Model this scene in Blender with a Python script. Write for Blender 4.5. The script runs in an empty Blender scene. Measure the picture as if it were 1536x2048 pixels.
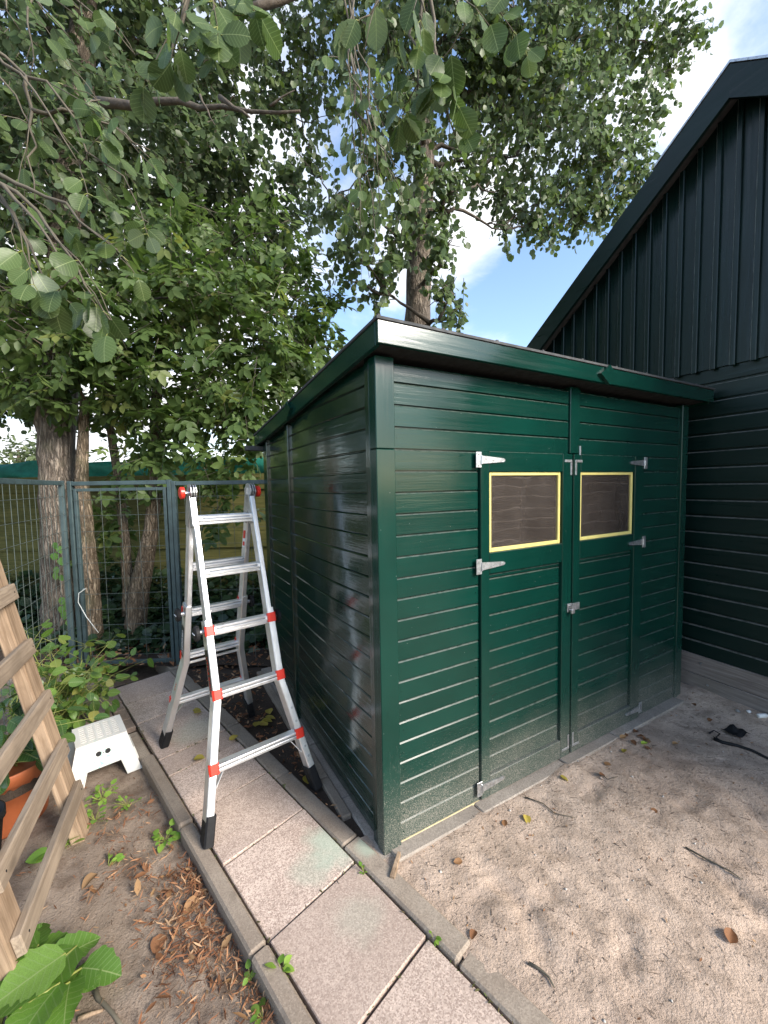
import bpy, math, random
import numpy as np
from mathutils import Vector, Matrix, Quaternion
R = math.radians
random.seed(7); rng = np.random.default_rng(7)
SC = bpy.context.scene
COL = SC.collection

# ------------------------------------------------------------------ camera
CAM_R = Vector((0.99982984, -0.00120094, -0.01840782))
CAM_U = Vector((0.01844696, 0.06509119, 0.9977088))
CAM_F = Vector((0.0, 0.9978786, -0.06510226))
CAM_O = Vector((0, 0, 1.6)); FPX = 818.48
cd = bpy.data.cameras.new('camera'); cam = bpy.data.objects.new('camera', cd); COL.objects.link(cam)
cd.sensor_fit = 'VERTICAL'; cd.sensor_height = 36; cd.sensor_width = 27; cd.lens = FPX / 2048 * 36
cd.clip_start = 0.02; cd.clip_end = 2000
m = Matrix((CAM_R, CAM_U, -CAM_F)).transposed().to_4x4(); m.translation = CAM_O; cam.matrix_world = m
SC.camera = cam
SC.render.resolution_x = 768; SC.render.resolution_y = 1024

# ------------------------------------------------------------------ world, sun, exposure
SUN_DIR = Vector((0.78, -0.47, 0.55)).normalized()
w = bpy.data.worlds.new('World'); SC.world = w; w.use_nodes = True
nt = w.node_tree; N = nt.nodes; L = nt.links; N.clear()
out = N.new('ShaderNodeOutputWorld'); bg = N.new('ShaderNodeBackground'); L.new(bg.outputs[0], out.inputs[0])
sky = N.new('ShaderNodeTexSky'); sky.sky_type = 'NISHITA'; sky.sun_disc = False
sky.sun_elevation = math.asin(SUN_DIR.z); sky.sun_rotation = math.atan2(SUN_DIR.x, SUN_DIR.y)
sky.air_density = 1.0; sky.dust_density = 0.6; sky.ozone_density = 1.6
bg.inputs['Strength'].default_value = 0.095
tc = N.new('ShaderNodeTexCoord'); sep = N.new('ShaderNodeSeparateXYZ'); L.new(tc.outputs['Generated'], sep.inputs[0])
def wmath(op, a, b=None, clamp=False):
    n = N.new('ShaderNodeMath'); n.operation = op; n.use_clamp = clamp
    for i, v in enumerate((a, b)):
        if v is None: continue
        if isinstance(v, (int, float)): n.inputs[i].default_value = v
        else: L.new(v, n.inputs[i])
    return n.outputs[0]
zc = wmath('ADD', wmath('MAXIMUM', sep.outputs[2], 0.0), 0.16)
cx_ = wmath('DIVIDE', sep.outputs[0], zc); cy_ = wmath('DIVIDE', sep.outputs[1], zc)
cmb = N.new('ShaderNodeCombineXYZ'); L.new(cx_, cmb.inputs[0]); L.new(cy_, cmb.inputs[1]); cmb.inputs[2].default_value = 3.1
ns = N.new('ShaderNodeTexNoise'); ns.inputs['Scale'].default_value = 1.15; ns.inputs['Detail'].default_value = 9; ns.inputs['Roughness'].default_value = 0.58
ns.inputs['Distortion'].default_value = 0.35
L.new(cmb.outputs[0], ns.inputs['Vector'])
# cumulus banks where they stand in the sky (direction, size)
mask = wmath('SUBTRACT', ns.outputs[0], 0.0)
def bank(px, py, size, amt):
    global mask
    d = (CAM_F + CAM_R * ((px - 768) / FPX) - CAM_U * ((py - 1024) / FPX)).normalized()
    dp = N.new('ShaderNodeVectorMath'); dp.operation = 'DOT_PRODUCT'; dp.inputs[1].default_value = d
    L.new(tc.outputs['Generated'], dp.inputs[0])
    ex = wmath('EXPONENT', wmath('MULTIPLY', wmath('SUBTRACT', dp.outputs['Value'], 1.0), 2.0 / size ** 2))
    mask = wmath('ADD', mask, wmath('MULTIPLY', ex, amt))
bank(1380, 170, .13, .26); bank(945, 420, .15, .26); bank(1000, 690, .10, .12); bank(620, 690, .2, .12)
bank(150, 700, .45, .3); bank(1120, 560, .13, -.25); bank(1280, 430, .1, -.16); bank(700, 600, .1, -.1); bank(1000, 600, .12, -.12)
bank(1500, 60, .1, -.15)
mr = N.new('ShaderNodeMapRange'); mr.interpolation_type = 'SMOOTHSTEP'
mr.inputs['From Min'].default_value = 0.49; mr.inputs['From Max'].default_value = 0.74
L.new(mask, mr.inputs['Value'])
n2 = N.new('ShaderNodeTexNoise'); n2.inputs['Scale'].default_value = 3.0; n2.inputs['Detail'].default_value = 6
L.new(cmb.outputs[0], n2.inputs['Vector'])
cr = N.new('ShaderNodeMix'); cr.data_type = 'RGBA'
cr.inputs['A'].default_value = (3.2, 3.35, 3.7, 1); cr.inputs['B'].default_value = (5.4, 5.35, 5.3, 1)
L.new(n2.outputs[0], cr.inputs['Factor'])
mx = N.new('ShaderNodeMix'); mx.data_type = 'RGBA'
L.new(mr.outputs[0], mx.inputs['Factor']); L.new(sky.outputs[0], mx.inputs['A']); L.new(cr.outputs['Result'], mx.inputs['B'])
L.new(mx.outputs['Result'], bg.inputs['Color'])

sd = bpy.data.lights.new('sun', 'SUN'); sd.energy = 2.0; sd.angle = R(24); sd.color = (1.0, 0.92, 0.82)
so = bpy.data.objects.new('sun', sd); COL.objects.link(so); so.location = (3, -3, 8)
so.rotation_euler = (-SUN_DIR).to_track_quat('-Z', 'Y').to_euler()

SC.view_settings.view_transform = 'Standard'; SC.view_settings.look = 'None'
SC.view_settings.gamma = 1; SC.view_settings.use_curve_mapping = False
SC.view_settings.exposure = 1.95
try:
    SC.cycles.use_denoising = True; SC.cycles.max_bounces = 8; SC.cycles.transparent_max_bounces = 12
    SC.cycles.caustics_reflective = False; SC.cycles.caustics_refractive = False
except Exception: pass

# ------------------------------------------------------------------ helpers
def at(px, py, y):
    d = CAM_F + CAM_R * ((px - 768) / FPX) - CAM_U * ((py - 1024) / FPX)
    return CAM_O + d * (y / d.y)

def fastmesh(name, V, loops, starts, mat=None, attr=None, smooth=False):
    me = bpy.data.meshes.new(name)
    V = np.asarray(V, np.float32); loops = np.asarray(loops, np.int32); starts = np.asarray(starts, np.int32)
    me.vertices.add(len(V)); me.vertices.foreach_set('co', V.ravel())
    me.loops.add(len(loops)); me.loops.foreach_set('vertex_index', loops)
    me.polygons.add(len(starts)); me.polygons.foreach_set('loop_start', starts)
    if attr is not None:
        a = me.attributes.new('rnd', 'FLOAT', 'POINT'); a.data.foreach_set('value', np.asarray(attr, np.float32))
    me.update(calc_edges=True); me.validate()
    if smooth: me.polygons.foreach_set('use_smooth', np.ones(len(starts), bool))
    if mat: me.materials.append(mat)
    return me

def pmesh(name, V, F, mat=None, smooth=False):
    me = bpy.data.meshes.new(name); me.from_pydata([tuple(v) for v in V], [], F); me.update()
    if smooth: me.polygons.foreach_set('use_smooth', [True] * len(me.polygons))
    if mat: me.materials.append(mat)
    return me

def link(name, me, parent=None, loc=None, rot=None, scale=None, label=None, kind=None, mat=None):
    o = bpy.data.objects.new(name, me); COL.objects.link(o)
    if parent is not None: o.parent = parent
    if loc is not None: o.location = loc
    if rot is not None: o.rotation_euler = rot
    if scale is not None: o.scale = scale if hasattr(scale, '__len__') else (scale,) * 3
    if label: o['label'] = label
    if kind: o['kind'] = kind
    return o

def thing(name, label, cat, loc=(0, 0, 0), rotz=0, group=None, me=None, kind=None, rot=None):
    o = bpy.data.objects.new(name, me); COL.objects.link(o); o.location = loc
    o.rotation_euler = rot if rot else (0, 0, rotz); o['label'] = label; o['category'] = cat
    if group: o['group'] = group
    if kind: o['kind'] = kind
    return o

class MB:
    def __init__(s): s.V = []; s.F = []
    def add(s, V, F):
        n = len(s.V); s.V += [tuple(v) for v in V]; s.F += [tuple(i + n for i in f) for f in F]; return s
    def box(s, x0, x1, y0, y1, z0, z1, c=0.0, f=None):
        f = f or (lambda x, y, z: (x, y, z))
        if c <= 0:
            V = [f(x, y, z) for x in (x0, x1) for y in (y0, y1) for z in (z0, z1)]
            F = [(0, 1, 3, 2), (4, 6, 7, 5), (0, 4, 5, 1), (2, 3, 7, 6), (0, 2, 6, 4), (1, 5, 7, 3)]
            return s.add(V, F)
        V = []; idx = {}
        for ix, (x, sx) in enumerate(((x0, 1), (x1, -1))):
            for iy, (y, sy) in enumerate(((y0, 1), (y1, -1))):
                for iz, (z, sz) in enumerate(((z0, 1), (z1, -1))):
                    for a in range(3):
                        p = [x + sx * c, y + sy * c, z + sz * c]; p[a] = (x, y, z)[a]
                        idx[ix, iy, iz, a] = len(V); V.append(f(*p))
        F = []
        for a in range(3):
            b, cc = (a + 1) % 3, (a + 2) % 3
            for e in (0, 1):
                q = []
                for (i, j) in ((0, 0), (1, 0), (1, 1), (0, 1)):
                    k = [0] * 3; k[a] = e; k[b] = i; k[cc] = j; q.append(idx[k[0], k[1], k[2], a])
                F.append(tuple(q if e else q[::-1]))
            for i in (0, 1):
                for j in (0, 1):
                    k0 = [0] * 3; k1 = [0] * 3; k0[a] = 0; k1[a] = 1
                    for k in (k0, k1): k[b] = i; k[cc] = j
                    q = [idx[(*k0, b)], idx[(*k1, b)], idx[(*k1, cc)], idx[(*k0, cc)]]
                    F.append(tuple(q if (i ^ j) else q[::-1]))
        for ix in (0, 1):
            for iy in (0, 1):
                for iz in (0, 1):
                    q = [idx[ix, iy, iz, a] for a in range(3)]
                    F.append(tuple(q if (ix + iy + iz) % 2 else q[::-1]))
        return s.add(V, F)
    def prism(s, prof, t0, t1, f, flip=False):
        g0 = t0 if callable(t0) else (lambda a, b: t0); g1 = t1 if callable(t1) else (lambda a, b: t1)
        n = len(prof)
        V = [f(g0(a, b), a, b) for a, b in prof] + [f(g1(a, b), a, b) for a, b in prof]
        F = [(i, (i + 1) % n, n + (i + 1) % n, n + i) for i in range(n)] + [tuple(range(n))[::-1], tuple(range(n, 2 * n))]
        if flip: F = [q[::-1] for q in F]
        return s.add(V, F)
    def tube(s, pts, rad, n=8, cap=True):
        pts = [Vector(p) for p in pts]; rad = rad if hasattr(rad, '__len__') else [rad] * len(pts)
        V = []; F = []; up = None
        for i, p in enumerate(pts):
            t = (pts[min(i + 1, len(pts) - 1)] - pts[max(i - 1, 0)]).normalized()
            if up is None: up = t.orthogonal().normalized()
            up = (up - t * up.dot(t)).normalized(); sd_ = t.cross(up)
            for k in range(n):
                a = 2 * math.pi * k / n; V.append(p + (up * math.cos(a) + sd_ * math.sin(a)) * rad[i])
        for i in range(len(pts) - 1):
            for k in range(n): F.append((i * n + k, i * n + (k + 1) % n, (i + 1) * n + (k + 1) % n, (i + 1) * n + k))
        if cap: F += [tuple(range(n))[::-1], tuple(range((len(pts) - 1) * n, len(pts) * n))]
        return s.add(V, F)
    def beam(s, pts, ax_u, w, d, c=0.003):
        """box-section beam along a polyline; ax_u = fixed width axis"""
        pts = [Vector(p) for p in pts]; u = Vector(ax_u).normalized(); V = []; F = []
        pr = [(-w / 2, -d / 2 + c), (-w / 2 + c, -d / 2), (w / 2 - c, -d / 2), (w / 2, -d / 2 + c), (w / 2, d / 2 - c), (w / 2 - c, d / 2), (-w / 2 + c, d / 2), (-w / 2, d / 2 - c)]
        for i, p in enumerate(pts):
            t = (pts[min(i + 1, len(pts) - 1)] - pts[max(i - 1, 0)]).normalized(); uu = (u - t * u.dot(t)).normalized(); vv = t.cross(uu)
            for a, b in pr: V.append(p + uu * a + vv * b)
        for i in range(len(pts) - 1):
            for k in range(8): F.append((i * 8 + k, i * 8 + (k + 1) % 8, (i + 1) * 8 + (k + 1) % 8, (i + 1) * 8 + k))
        F += [tuple(range(8))[::-1], tuple(range((len(pts) - 1) * 8, len(pts) * 8))]
        return s.add(V, F)
    def lathe(s, prof, n=28, c=(0, 0, 0)):
        V = [(c[0] + r * math.cos(2 * math.pi * k / n), c[1] + r * math.sin(2 * math.pi * k / n), c[2] + z) for r, z in prof for k in range(n)]
        F = [(i * n + k, i * n + (k + 1) % n, (i + 1) * n + (k + 1) % n, (i + 1) * n + k) for i in range(len(prof) - 1) for k in range(n)]
        return s.add(V, F)
    def disc(s, c, ax, r, h, n=16):
        ax = Vector(ax).normalized(); c = Vector(c); return s.tube([c, c + ax * h], r, n)
    def mesh(s, name, mat, smooth=False): return pmesh(name, s.V, s.F, mat, smooth)
    def build(s, name, mat, parent=None, smooth=False, **k): return link(name, s.mesh(name, mat, smooth), parent, **k)

# ------------------------------------------------------------------ materials
def newmat(name):
    mt = bpy.data.materials.new(name); mt.use_nodes = True; t = mt.node_tree; t.nodes.clear()
    o = t.nodes.new('ShaderNodeOutputMaterial'); p = t.nodes.new('ShaderNodeBsdfPrincipled'); t.links.new(p.outputs[0], o.inputs[0])
    return mt, t, p, o
class G:
    """tiny node-graph helper"""
    def __init__(s, t): s.t = t
    def n(s, typ, **k):
        x = s.t.nodes.new('ShaderNode' + typ)
        for a, b in k.items(): setattr(x, a, b)
        return x
    def set(s, sock, v):
        if hasattr(v, 'is_linked') or hasattr(v, 'links'): s.t.links.new(v, sock)
        else: sock.default_value = v
    def math(s, op, a, b=0.0, clamp=False):
        x = s.n('Math', operation=op, use_clamp=clamp); s.set(x.inputs[0], a); s.set(x.inputs[1], b); return x.outputs[0]
    def objco(s, rand=True):
        tcn = s.n('TexCoord'); v = tcn.outputs['Object']
        if rand:
            oi = s.n('ObjectInfo'); mm = s.math('MULTIPLY', oi.outputs['Random'], 91.0)
            cb = s.n('CombineXYZ'); [s.set(cb.inputs[i], mm) for i in range(3)]
            va = s.n('VectorMath', operation='ADD'); s.set(va.inputs[0], v); s.set(va.inputs[1], cb.outputs[0]); v = va.outputs[0]
        return v
    def pos(s): return s.n('NewGeometry').outputs['Position']
    def sc(s, v, k):
        x = s.n('VectorMath', operation='MULTIPLY'); s.set(x.inputs[0], v); x.inputs[1].default_value = k if hasattr(k, '__len__') else (k, k, k); return x.outputs[0]
    def noise(s, v, scale=5, detail=4, rough=.55, dist=0):
        x = s.n('TexNoise'); s.set(x.inputs['Vector'], v); x.inputs['Scale'].default_value = scale; x.inputs['Detail'].default_value = detail
        x.inputs['Roughness'].default_value = rough; x.inputs['Distortion'].default_value = dist; return x.outputs[0]
    def vor(s, v, scale=5, feat='F1', out='Distance'):
        x = s.n('TexVoronoi', feature=feat); s.set(x.inputs['Vector'], v); x.inputs['Scale'].default_value = scale; return x.outputs[out]
    def rng(s, v, a, b, c=0., d=1., smooth=True):
        x = s.n('MapRange', interpolation_type='SMOOTHSTEP' if smooth else 'LINEAR'); s.set(x.inputs['Value'], v)
        for k, q in zip(('From Min', 'From Max', 'To Min', 'To Max'), (a, b, c, d)): s.set(x.inputs[k], q)
        return x.outputs[0]
    def mix(s, f, a, b):
        x = s.n('Mix', data_type='RGBA'); s.set(x.inputs['Factor'], f)
        for k, q in (('A', a), ('B', b)): s.set(x.inputs[k], (*q, 1) if isinstance(q, tuple) and len(q) == 3 else q)
        return x.outputs['Result']
    def ramp(s, f, stops):
        x = s.n('ValToRGB'); s.set(x.inputs[0], f); e = x.color_ramp.elements
        while len(e) < len(stops): e.new(0.5)
        for el, (p_, c_) in zip(e, stops): el.position = p_; el.color = (*c_, 1)
        return x.outputs[0]
    def bump(s, h, strength=.3, dist=.01, prev=None):
        x = s.n('Bump'); x.inputs['Strength'].default_value = strength; x.inputs['Distance'].default_value = dist; s.set(x.inputs['Height'], h)
        if prev is not None: s.set(x.inputs['Normal'], prev)
        return x.outputs[0]
    def sepz(s, v, i=2): x = s.n('SeparateXYZ'); s.set(x.inputs[0], v); return x.outputs[i]

def paint(name, col, vert=False, dust=0.0, rough=.2, grain=.35, scuff=1.0, spec=.5, wave=0.0, ledge=0.0, coat=0.0):
    mt, t, p, o = newmat(name); g = G(t); v = g.objco()
    k = (55, 55, 2.2) if vert else (2.2, 2.2, 55)
    gr = g.noise(g.sc(v, k), 1.0, 5, .6, .6)
    rings = g.noise(g.sc(v, (k[0] * .35, k[1] * .35, k[2] * .35)), 1.0, 2, .5, 1.5)
    lo = g.noise(v, 2.3, 3)
    kn = g.vor(g.sc(v, (3.2, 3.2, 9) if not vert else (9, 9, 3.2)), 1.0); knm = g.rng(kn, .03, .10, 1, 0)
    c = g.mix(g.rng(lo, .3, .7), tuple(x * .86 for x in col), tuple(x * 1.12 for x in col))
    c = g.mix(g.math('MULTIPLY', knm, .25), c, tuple(x * .55 for x in col))
    sn = g.noise(g.sc(v, (9, 9, 30) if not vert else (30, 30, 9)), 1.0, 6, .7, 1.2); sm = g.rng(sn, .70, .80, 0, .24 * scuff)
    c = g.mix(sm, c, (col[0] * 3 + .06, col[1] * 2.0 + .06, col[2] * 2.0 + .06))
    sp = g.vor(v, 21); c = g.mix(g.math('MULTIPLY', g.rng(sp, .03, .045, 1, 0), .16 * scuff), c, (.45, .5, .47))
    ro = g.rng(gr, .25, .75, rough * .75, rough * 1.35)
    if dust > 0:
        P = g.pos(); z = g.sepz(P); ln = g.noise(P, 5, 3)
        dens = g.math('SUBTRACT', g.rng(z, .02, .62, 1.0, 0.0), g.math('MULTIPLY', g.math('SUBTRACT', ln, .5), .5))
        dn = g.noise(P, 240, 2, .75); th = g.math('SUBTRACT', .73, g.math('MULTIPLY', dens, .26 * dust))
        spm = g.rng(g.math('SUBTRACT', dn, th), 0.0, .05)
        spm = g.math('MULTIPLY', spm, g.rng(dens, .06, .3))
        film = g.math('MULTIPLY', g.rng(dens, .3, 1.1, 0, .30), dust)
        c = g.mix(film, c, (.16, .15, .13)); c = g.mix(g.math('MULTIPLY', spm, .6), c, (.34, .31, .26))
        ro = g.math('ADD', ro, g.math('MULTIPLY', dens, .35 * dust), True)
    if ledge:
        gz = g.sepz(g.n('NewGeometry').outputs['True Normal']); lm = g.math('MULTIPLY', g.rng(gz, .25, .5, 0, ledge), g.rng(g.noise(v, 30, 3), .3, .6, .45, 1))
        c = g.mix(lm, c, (.30, .29, .26)); ro = g.math('ADD', ro, g.math('MULTIPLY', lm, .3), True)
    t.links.new(c, p.inputs['Base Color']); g.set(p.inputs['Roughness'], ro)
    if coat: p.inputs['Coat Weight'].default_value = 1; p.inputs['Coat Roughness'].default_value = .11; p.inputs['Coat IOR'].default_value = coat; coat_on = True
    p.inputs['Specular IOR Level'].default_value = spec
    nb = g.bump(gr, grain, .0012); nb = g.bump(rings, grain * .6, .0012, nb); nb = g.bump(knm, .25, .001, nb)
    if wave: nb = g.bump(g.noise(v, 9, 2), wave, .01, nb)
    t.links.new(nb, p.inputs['Normal'])
    if coat: t.links.new(nb, p.inputs['Coat Normal'])
    return mt

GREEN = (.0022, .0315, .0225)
M_PF = paint('green_gloss_paint_front', GREEN, False, .85, .17, .5, 1.6, .38, ledge=.2)
M_PFV = paint('green_gloss_paint_front_vertical', GREEN, True, .75, .17, .45, 1.6, .38)
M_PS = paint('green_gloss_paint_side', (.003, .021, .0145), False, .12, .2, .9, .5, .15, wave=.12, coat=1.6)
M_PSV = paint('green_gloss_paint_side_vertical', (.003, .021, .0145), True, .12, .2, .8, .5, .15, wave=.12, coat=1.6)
M_PT = paint('green_gloss_paint_trim', GREEN, False, 0, .17, .25)
M_BARN = paint('dark_green_barn_paint', (.0026, .0135, .0112), False, .1, .34, .4, .35, .38, ledge=.38)
M_BARNV = paint('dark_green_barn_paint_vertical', (.0026, .0135, .0112), True, 0, .32, .4, .35, .4)

def simple(name, col, rough=.5, metal=0.0, var=.15, nscale=8, bump=0.0, bscale=60, bd=.003, spec=.5, rand=True):
    mt, t, p, o = newmat(name); g = G(t); v = g.objco(rand)
    n = g.noise(v, nscale, 5); c = g.mix(g.rng(n, .25, .75), tuple(x * (1 - var) for x in col), tuple(min(1, x * (1 + var)) for x in col))
    t.links.new(c, p.inputs['Base Color']); p.inputs['Metallic'].default_value = metal
    g.set(p.inputs['Roughness'], g.rng(g.noise(v, nscale * 3, 4), .3, .7, rough * .85, min(1, rough * 1.2)))
    p.inputs['Specular IOR Level'].default_value = spec
    if bump: t.links.new(g.bump(g.noise(v, bscale, 5), bump, bd), p.inputs['Normal'])
    return mt
M_FELT = simple('roof_felt', (.055, .058, .06), .8, bump=.6, bscale=250, bd=.002)
M_DARK = simple('dark_gap', (.012, .014, .013), .8)
M_GALV = simple('galvanised_steel', (.52, .54, .56), .38, .9, .3, 60)
M_ALU = simple('brushed_aluminium', (.80, .81, .82), .40, .9, .05, 14, bump=.03, bscale=120, bd=.001)
M_ALUD = simple('grey_cast_aluminium', (.50, .51, .52), .38, .95, .15, 40)
M_RED = simple('red_plastic', (.72, .035, .018), .32, 0, .08, 10)
M_BLK = simple('black_rubber', (.012, .012, .013), .6, 0, .2, 20, bump=.2, bscale=120, spec=.25)
M_YEL = simple('yellow_window_trim', (.72, .62, .21), .42, 0, .1, 12)
M_TRIMW = simple('bare_pine_edge', (.62, .50, .28), .6, 0, .15, 20)
M_WHT = simple('white_plastic', (.80, .79, .75), .42, 0, .05, 6)
M_FENCE = simple('grey_green_powder_coat', (.045, .072, .075), .45, .0, .25, 10)
M_WIRE = simple('grey_green_wire', (.08, .10, .09), .5, .1, .2, 10)
M_STR = simple('white_cord', (.7, .72, .68), .8)
M_TERRA = simple('terracotta', (.42, .115, .04), .62, 0, .18, 6, bump=.15, bscale=80)
M_TAPE = simple('white_lettering', (.82, .83, .84), .5, 0, .02)
M_BLKS = simple('black_sticker', (.02, .02, .022), .35)

def wood(name, ca, cb, vert=False, rough=.8, ring=1.0, axis=None, bumpk=.5, dark=None):
    mt, t, p, o = newmat(name); g = G(t); v = g.objco()
    k = axis or ((45, 45, 2.5) if vert else (2.5, 45, 45))
    gr = g.noise(g.sc(v, k), 1.0, 6, .65, 1.0); lo = g.noise(v, 4, 4)
    c = g.mix(g.rng(gr, .3, .72), ca, cb)
    c = g.mix(g.rng(lo, .4, .75, 0, .55), c, tuple(x * .6 for x in ca) if dark is None else dark)
    kn = g.rng(g.vor(g.sc(v, tuple(max(2.5, q * .12) for q in k)), 1.0), .04, .12, .5, 0); c = g.mix(kn, c, tuple(x * .35 for x in ca))
    t.links.new(c, p.inputs['Base Color']); p.inputs['Roughness'].default_value = rough; p.inputs['Specular IOR Level'].default_value = .25
    t.links.new(g.bump(gr, bumpk, .003), p.inputs['Normal'])
    return mt
M_WGREY = wood('weathered_grey_wood', (.19, .145, .105), (.34, .27, .20), axis=(2.5, 45, 45))
M_WTAN = wood('weathered_tan_post', (.20, .135, .085), (.38, .275, .185), True)
M_PLINTH = wood('grey_plinth_wood', (.15, .125, .11), (.27, .235, .21), axis=(45, 2.5, 45), dark=(.17, .15, .12))
M_INSIDE = wood('bare_inside_wood', (.48, .36, .26), (.66, .52, .40))
M_PLANK = wood('mossy_fence_plank', (.075, .075, .022), (.155, .145, .05), axis=(2.5, 40, 40), dark=(.045, .06, .02))
def bark(name, ca, cb, sc=1.0):
    mt, t, p, o = newmat(name); g = G(t); v = g.objco(False)
    vv = g.sc(v, (26 * sc, 26 * sc, 5.5 * sc)); n1 = g.noise(vv, 1.0, 6, .65, .8)
    wn = g.n('TexNoise'); g.set(wn.inputs['Vector'], v); wn.inputs['Scale'].default_value = 9; wn.inputs['Detail'].default_value = 4
    wv = g.n('VectorMath', operation='MULTIPLY_ADD'); g.set(wv.inputs[0], wn.outputs['Color']); wv.inputs[1].default_value = (.05, .05, .22); g.set(wv.inputs[2], v)
    vo = g.vor(g.sc(wv.outputs[0], (30 * sc, 30 * sc, 3.6 * sc)), 1.0, 'DISTANCE_TO_EDGE'); rid = g.noise(g.sc(wv.outputs[0], (52 * sc, 52 * sc, 4.5 * sc)), 1.0, 5, .7, .4)
    crack = g.math('MULTIPLY', g.rng(vo, .0, .20, .35, 1), g.rng(rid, .36, .56, .3, 1))
    c = g.mix(g.rng(n1, .3, .7), ca, cb); c = g.mix(crack, tuple(x * .22 for x in ca), c)
    c = g.mix(g.rng(g.noise(v, 3.0, 4), .5, .75, 0, .5), c, (.13, .14, .07))
    t.links.new(c, p.inputs['Base Color']); p.inputs['Roughness'].default_value = .9; p.inputs['Specular IOR Level'].default_value = .2
    nb = g.bump(crack, .9, .02); t.links.new(g.bump(n1, .6, .01, nb), p.inputs['Normal'])
    return mt
M_BARK = bark('alder_bark', (.19, .15, .115), (.37, .31, .25))
M_BARK2 = bark('elder_bark', (.22, .16, .105), (.40, .32, .23), 1.4)
M_TWIG = simple('twig_bark', (.10, .085, .06), .8)
M_PETI = simple('yellow_green_stem', (.22, .24, .06), .5)

def leafmat(name, stops, trans=.32, rough=.42, spec=.45, veins=False, back=None):
    mt, t, p, o = newmat(name); g = G(t)
    a = g.n('Attribute', attribute_name='rnd'); oi = g.n('ObjectInfo')
    f = g.math('FRACT', g.math('ADD', a.outputs['Fac'], g.math('MULTIPLY', oi.outputs['Random'], 7.3)))
    c = g.ramp(f, stops)
    geo = g.n('NewGeometry')
    if back: c = g.mix(geo.outputs['Backfacing'], c, g.mix(.65, c, back))
    v = g.n('TexCoord').outputs['Object']
    if veins:
        n = g.noise(v, 60, 4); c = g.mix(g.rng(n, .35, .75, 0, .35), c, (.02, .05, .012))
        x = g.sepz(v, 0); y = g.math('ABSOLUTE', g.sepz(v, 1))
        wv = g.math('SINE', g.math('MULTIPLY', g.math('SUBTRACT', x, g.math('MULTIPLY', y, .6)), 52.0))
        c = g.mix(g.rng(wv, .80, 1, 0, .38), c, (.20, .28, .11)); c = g.mix(g.rng(y, .006, .018, .5, 0), c, (.3, .36, .16))
    t.links.new(c, p.inputs['Base Color']); p.inputs['Roughness'].default_value = rough; p.inputs['Specular IOR Level'].default_value = spec
    tr = g.n('BsdfTranslucent'); cc = g.n('HueSaturation'); cc.inputs['Saturation'].default_value = 1.15; cc.inputs['Value'].default_value = 1.9
    t.links.new(c, cc.inputs['Color']); t.links.new(cc.outputs[0], tr.inputs[0])
    ms = g.n('MixShader'); ms.inputs[0].default_value = trans
    t.links.new(p.outputs[0], ms.inputs[1]); t.links.new(tr.outputs[0], ms.inputs[2]); t.links.new(ms.outputs[0], o.inputs[0])
    return mt
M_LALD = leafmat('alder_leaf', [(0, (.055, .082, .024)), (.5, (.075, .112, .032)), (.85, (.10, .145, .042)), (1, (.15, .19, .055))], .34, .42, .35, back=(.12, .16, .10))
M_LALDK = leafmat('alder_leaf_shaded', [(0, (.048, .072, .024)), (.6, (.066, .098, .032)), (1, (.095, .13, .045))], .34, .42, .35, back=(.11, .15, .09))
M_LELD = leafmat('elder_leaf', [(0, (.06, .095, .027)), (.5, (.08, .125, .036)), (.9, (.105, .155, .048)), (1, (.16, .18, .05))], .34, .48, .3)
M_LBIG = leafmat('large_alder_leaf', [(0, (.06, .09, .028)), (.5, (.08, .12, .038)), (1, (.11, .165, .05))], .36, .4, .4, True, back=(.14, .18, .11))
M_LHYD = leafmat('shrub_leaf', [(0, (.06, .12, .025)), (.5, (.11, .20, .035)), (.85, (.19, .28, .05)), (1, (.30, .27, .07))], .3, .35, .5, True)
M_LPOT = leafmat('pot_plant_leaf', [(0, (.03, .07, .018)), (.6, (.055, .12, .03)), (1, (.09, .17, .04))], .25, .35, .5, True)
M_LROOT = leafmat('squash_leaf', [(0, (.08, .17, .025)), (.6, (.12, .23, .04)), (1, (.17, .29, .06))], .35, .45, .4, True)
M_LIVY = leafmat('ivy_leaf', [(0, (.014, .034, .014)), (.6, (.028, .058, .022)), (1, (.05, .085, .03))], .15, .35, .5)
M_LVINE = leafmat('vine_leaf', [(0, (.09, .20, .035)), (1, (.15, .28, .06))], .3, .45, .4)
M_LFAR = leafmat('distant_leaf', [(0, (.08, .11, .05)), (1, (.15, .18, .085))], .3, .6, .2)
M_DEAD = leafmat('dead_leaf', [(0, (.13, .065, .035)), (.45, (.24, .115, .055)), (.75, (.32, .19, .09)), (1, (.17, .11, .06))], .15, .7, .2)
M_YLEAF = leafmat('yellowed_leaf', [(0, (.30, .25, .05)), (1, (.42, .33, .07))], .2, .55, .3)
M_WEED = leafmat('weed_leaf', [(0, (.12, .24, .04)), (1, (.22, .34, .06))], .35, .5, .3)

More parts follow.
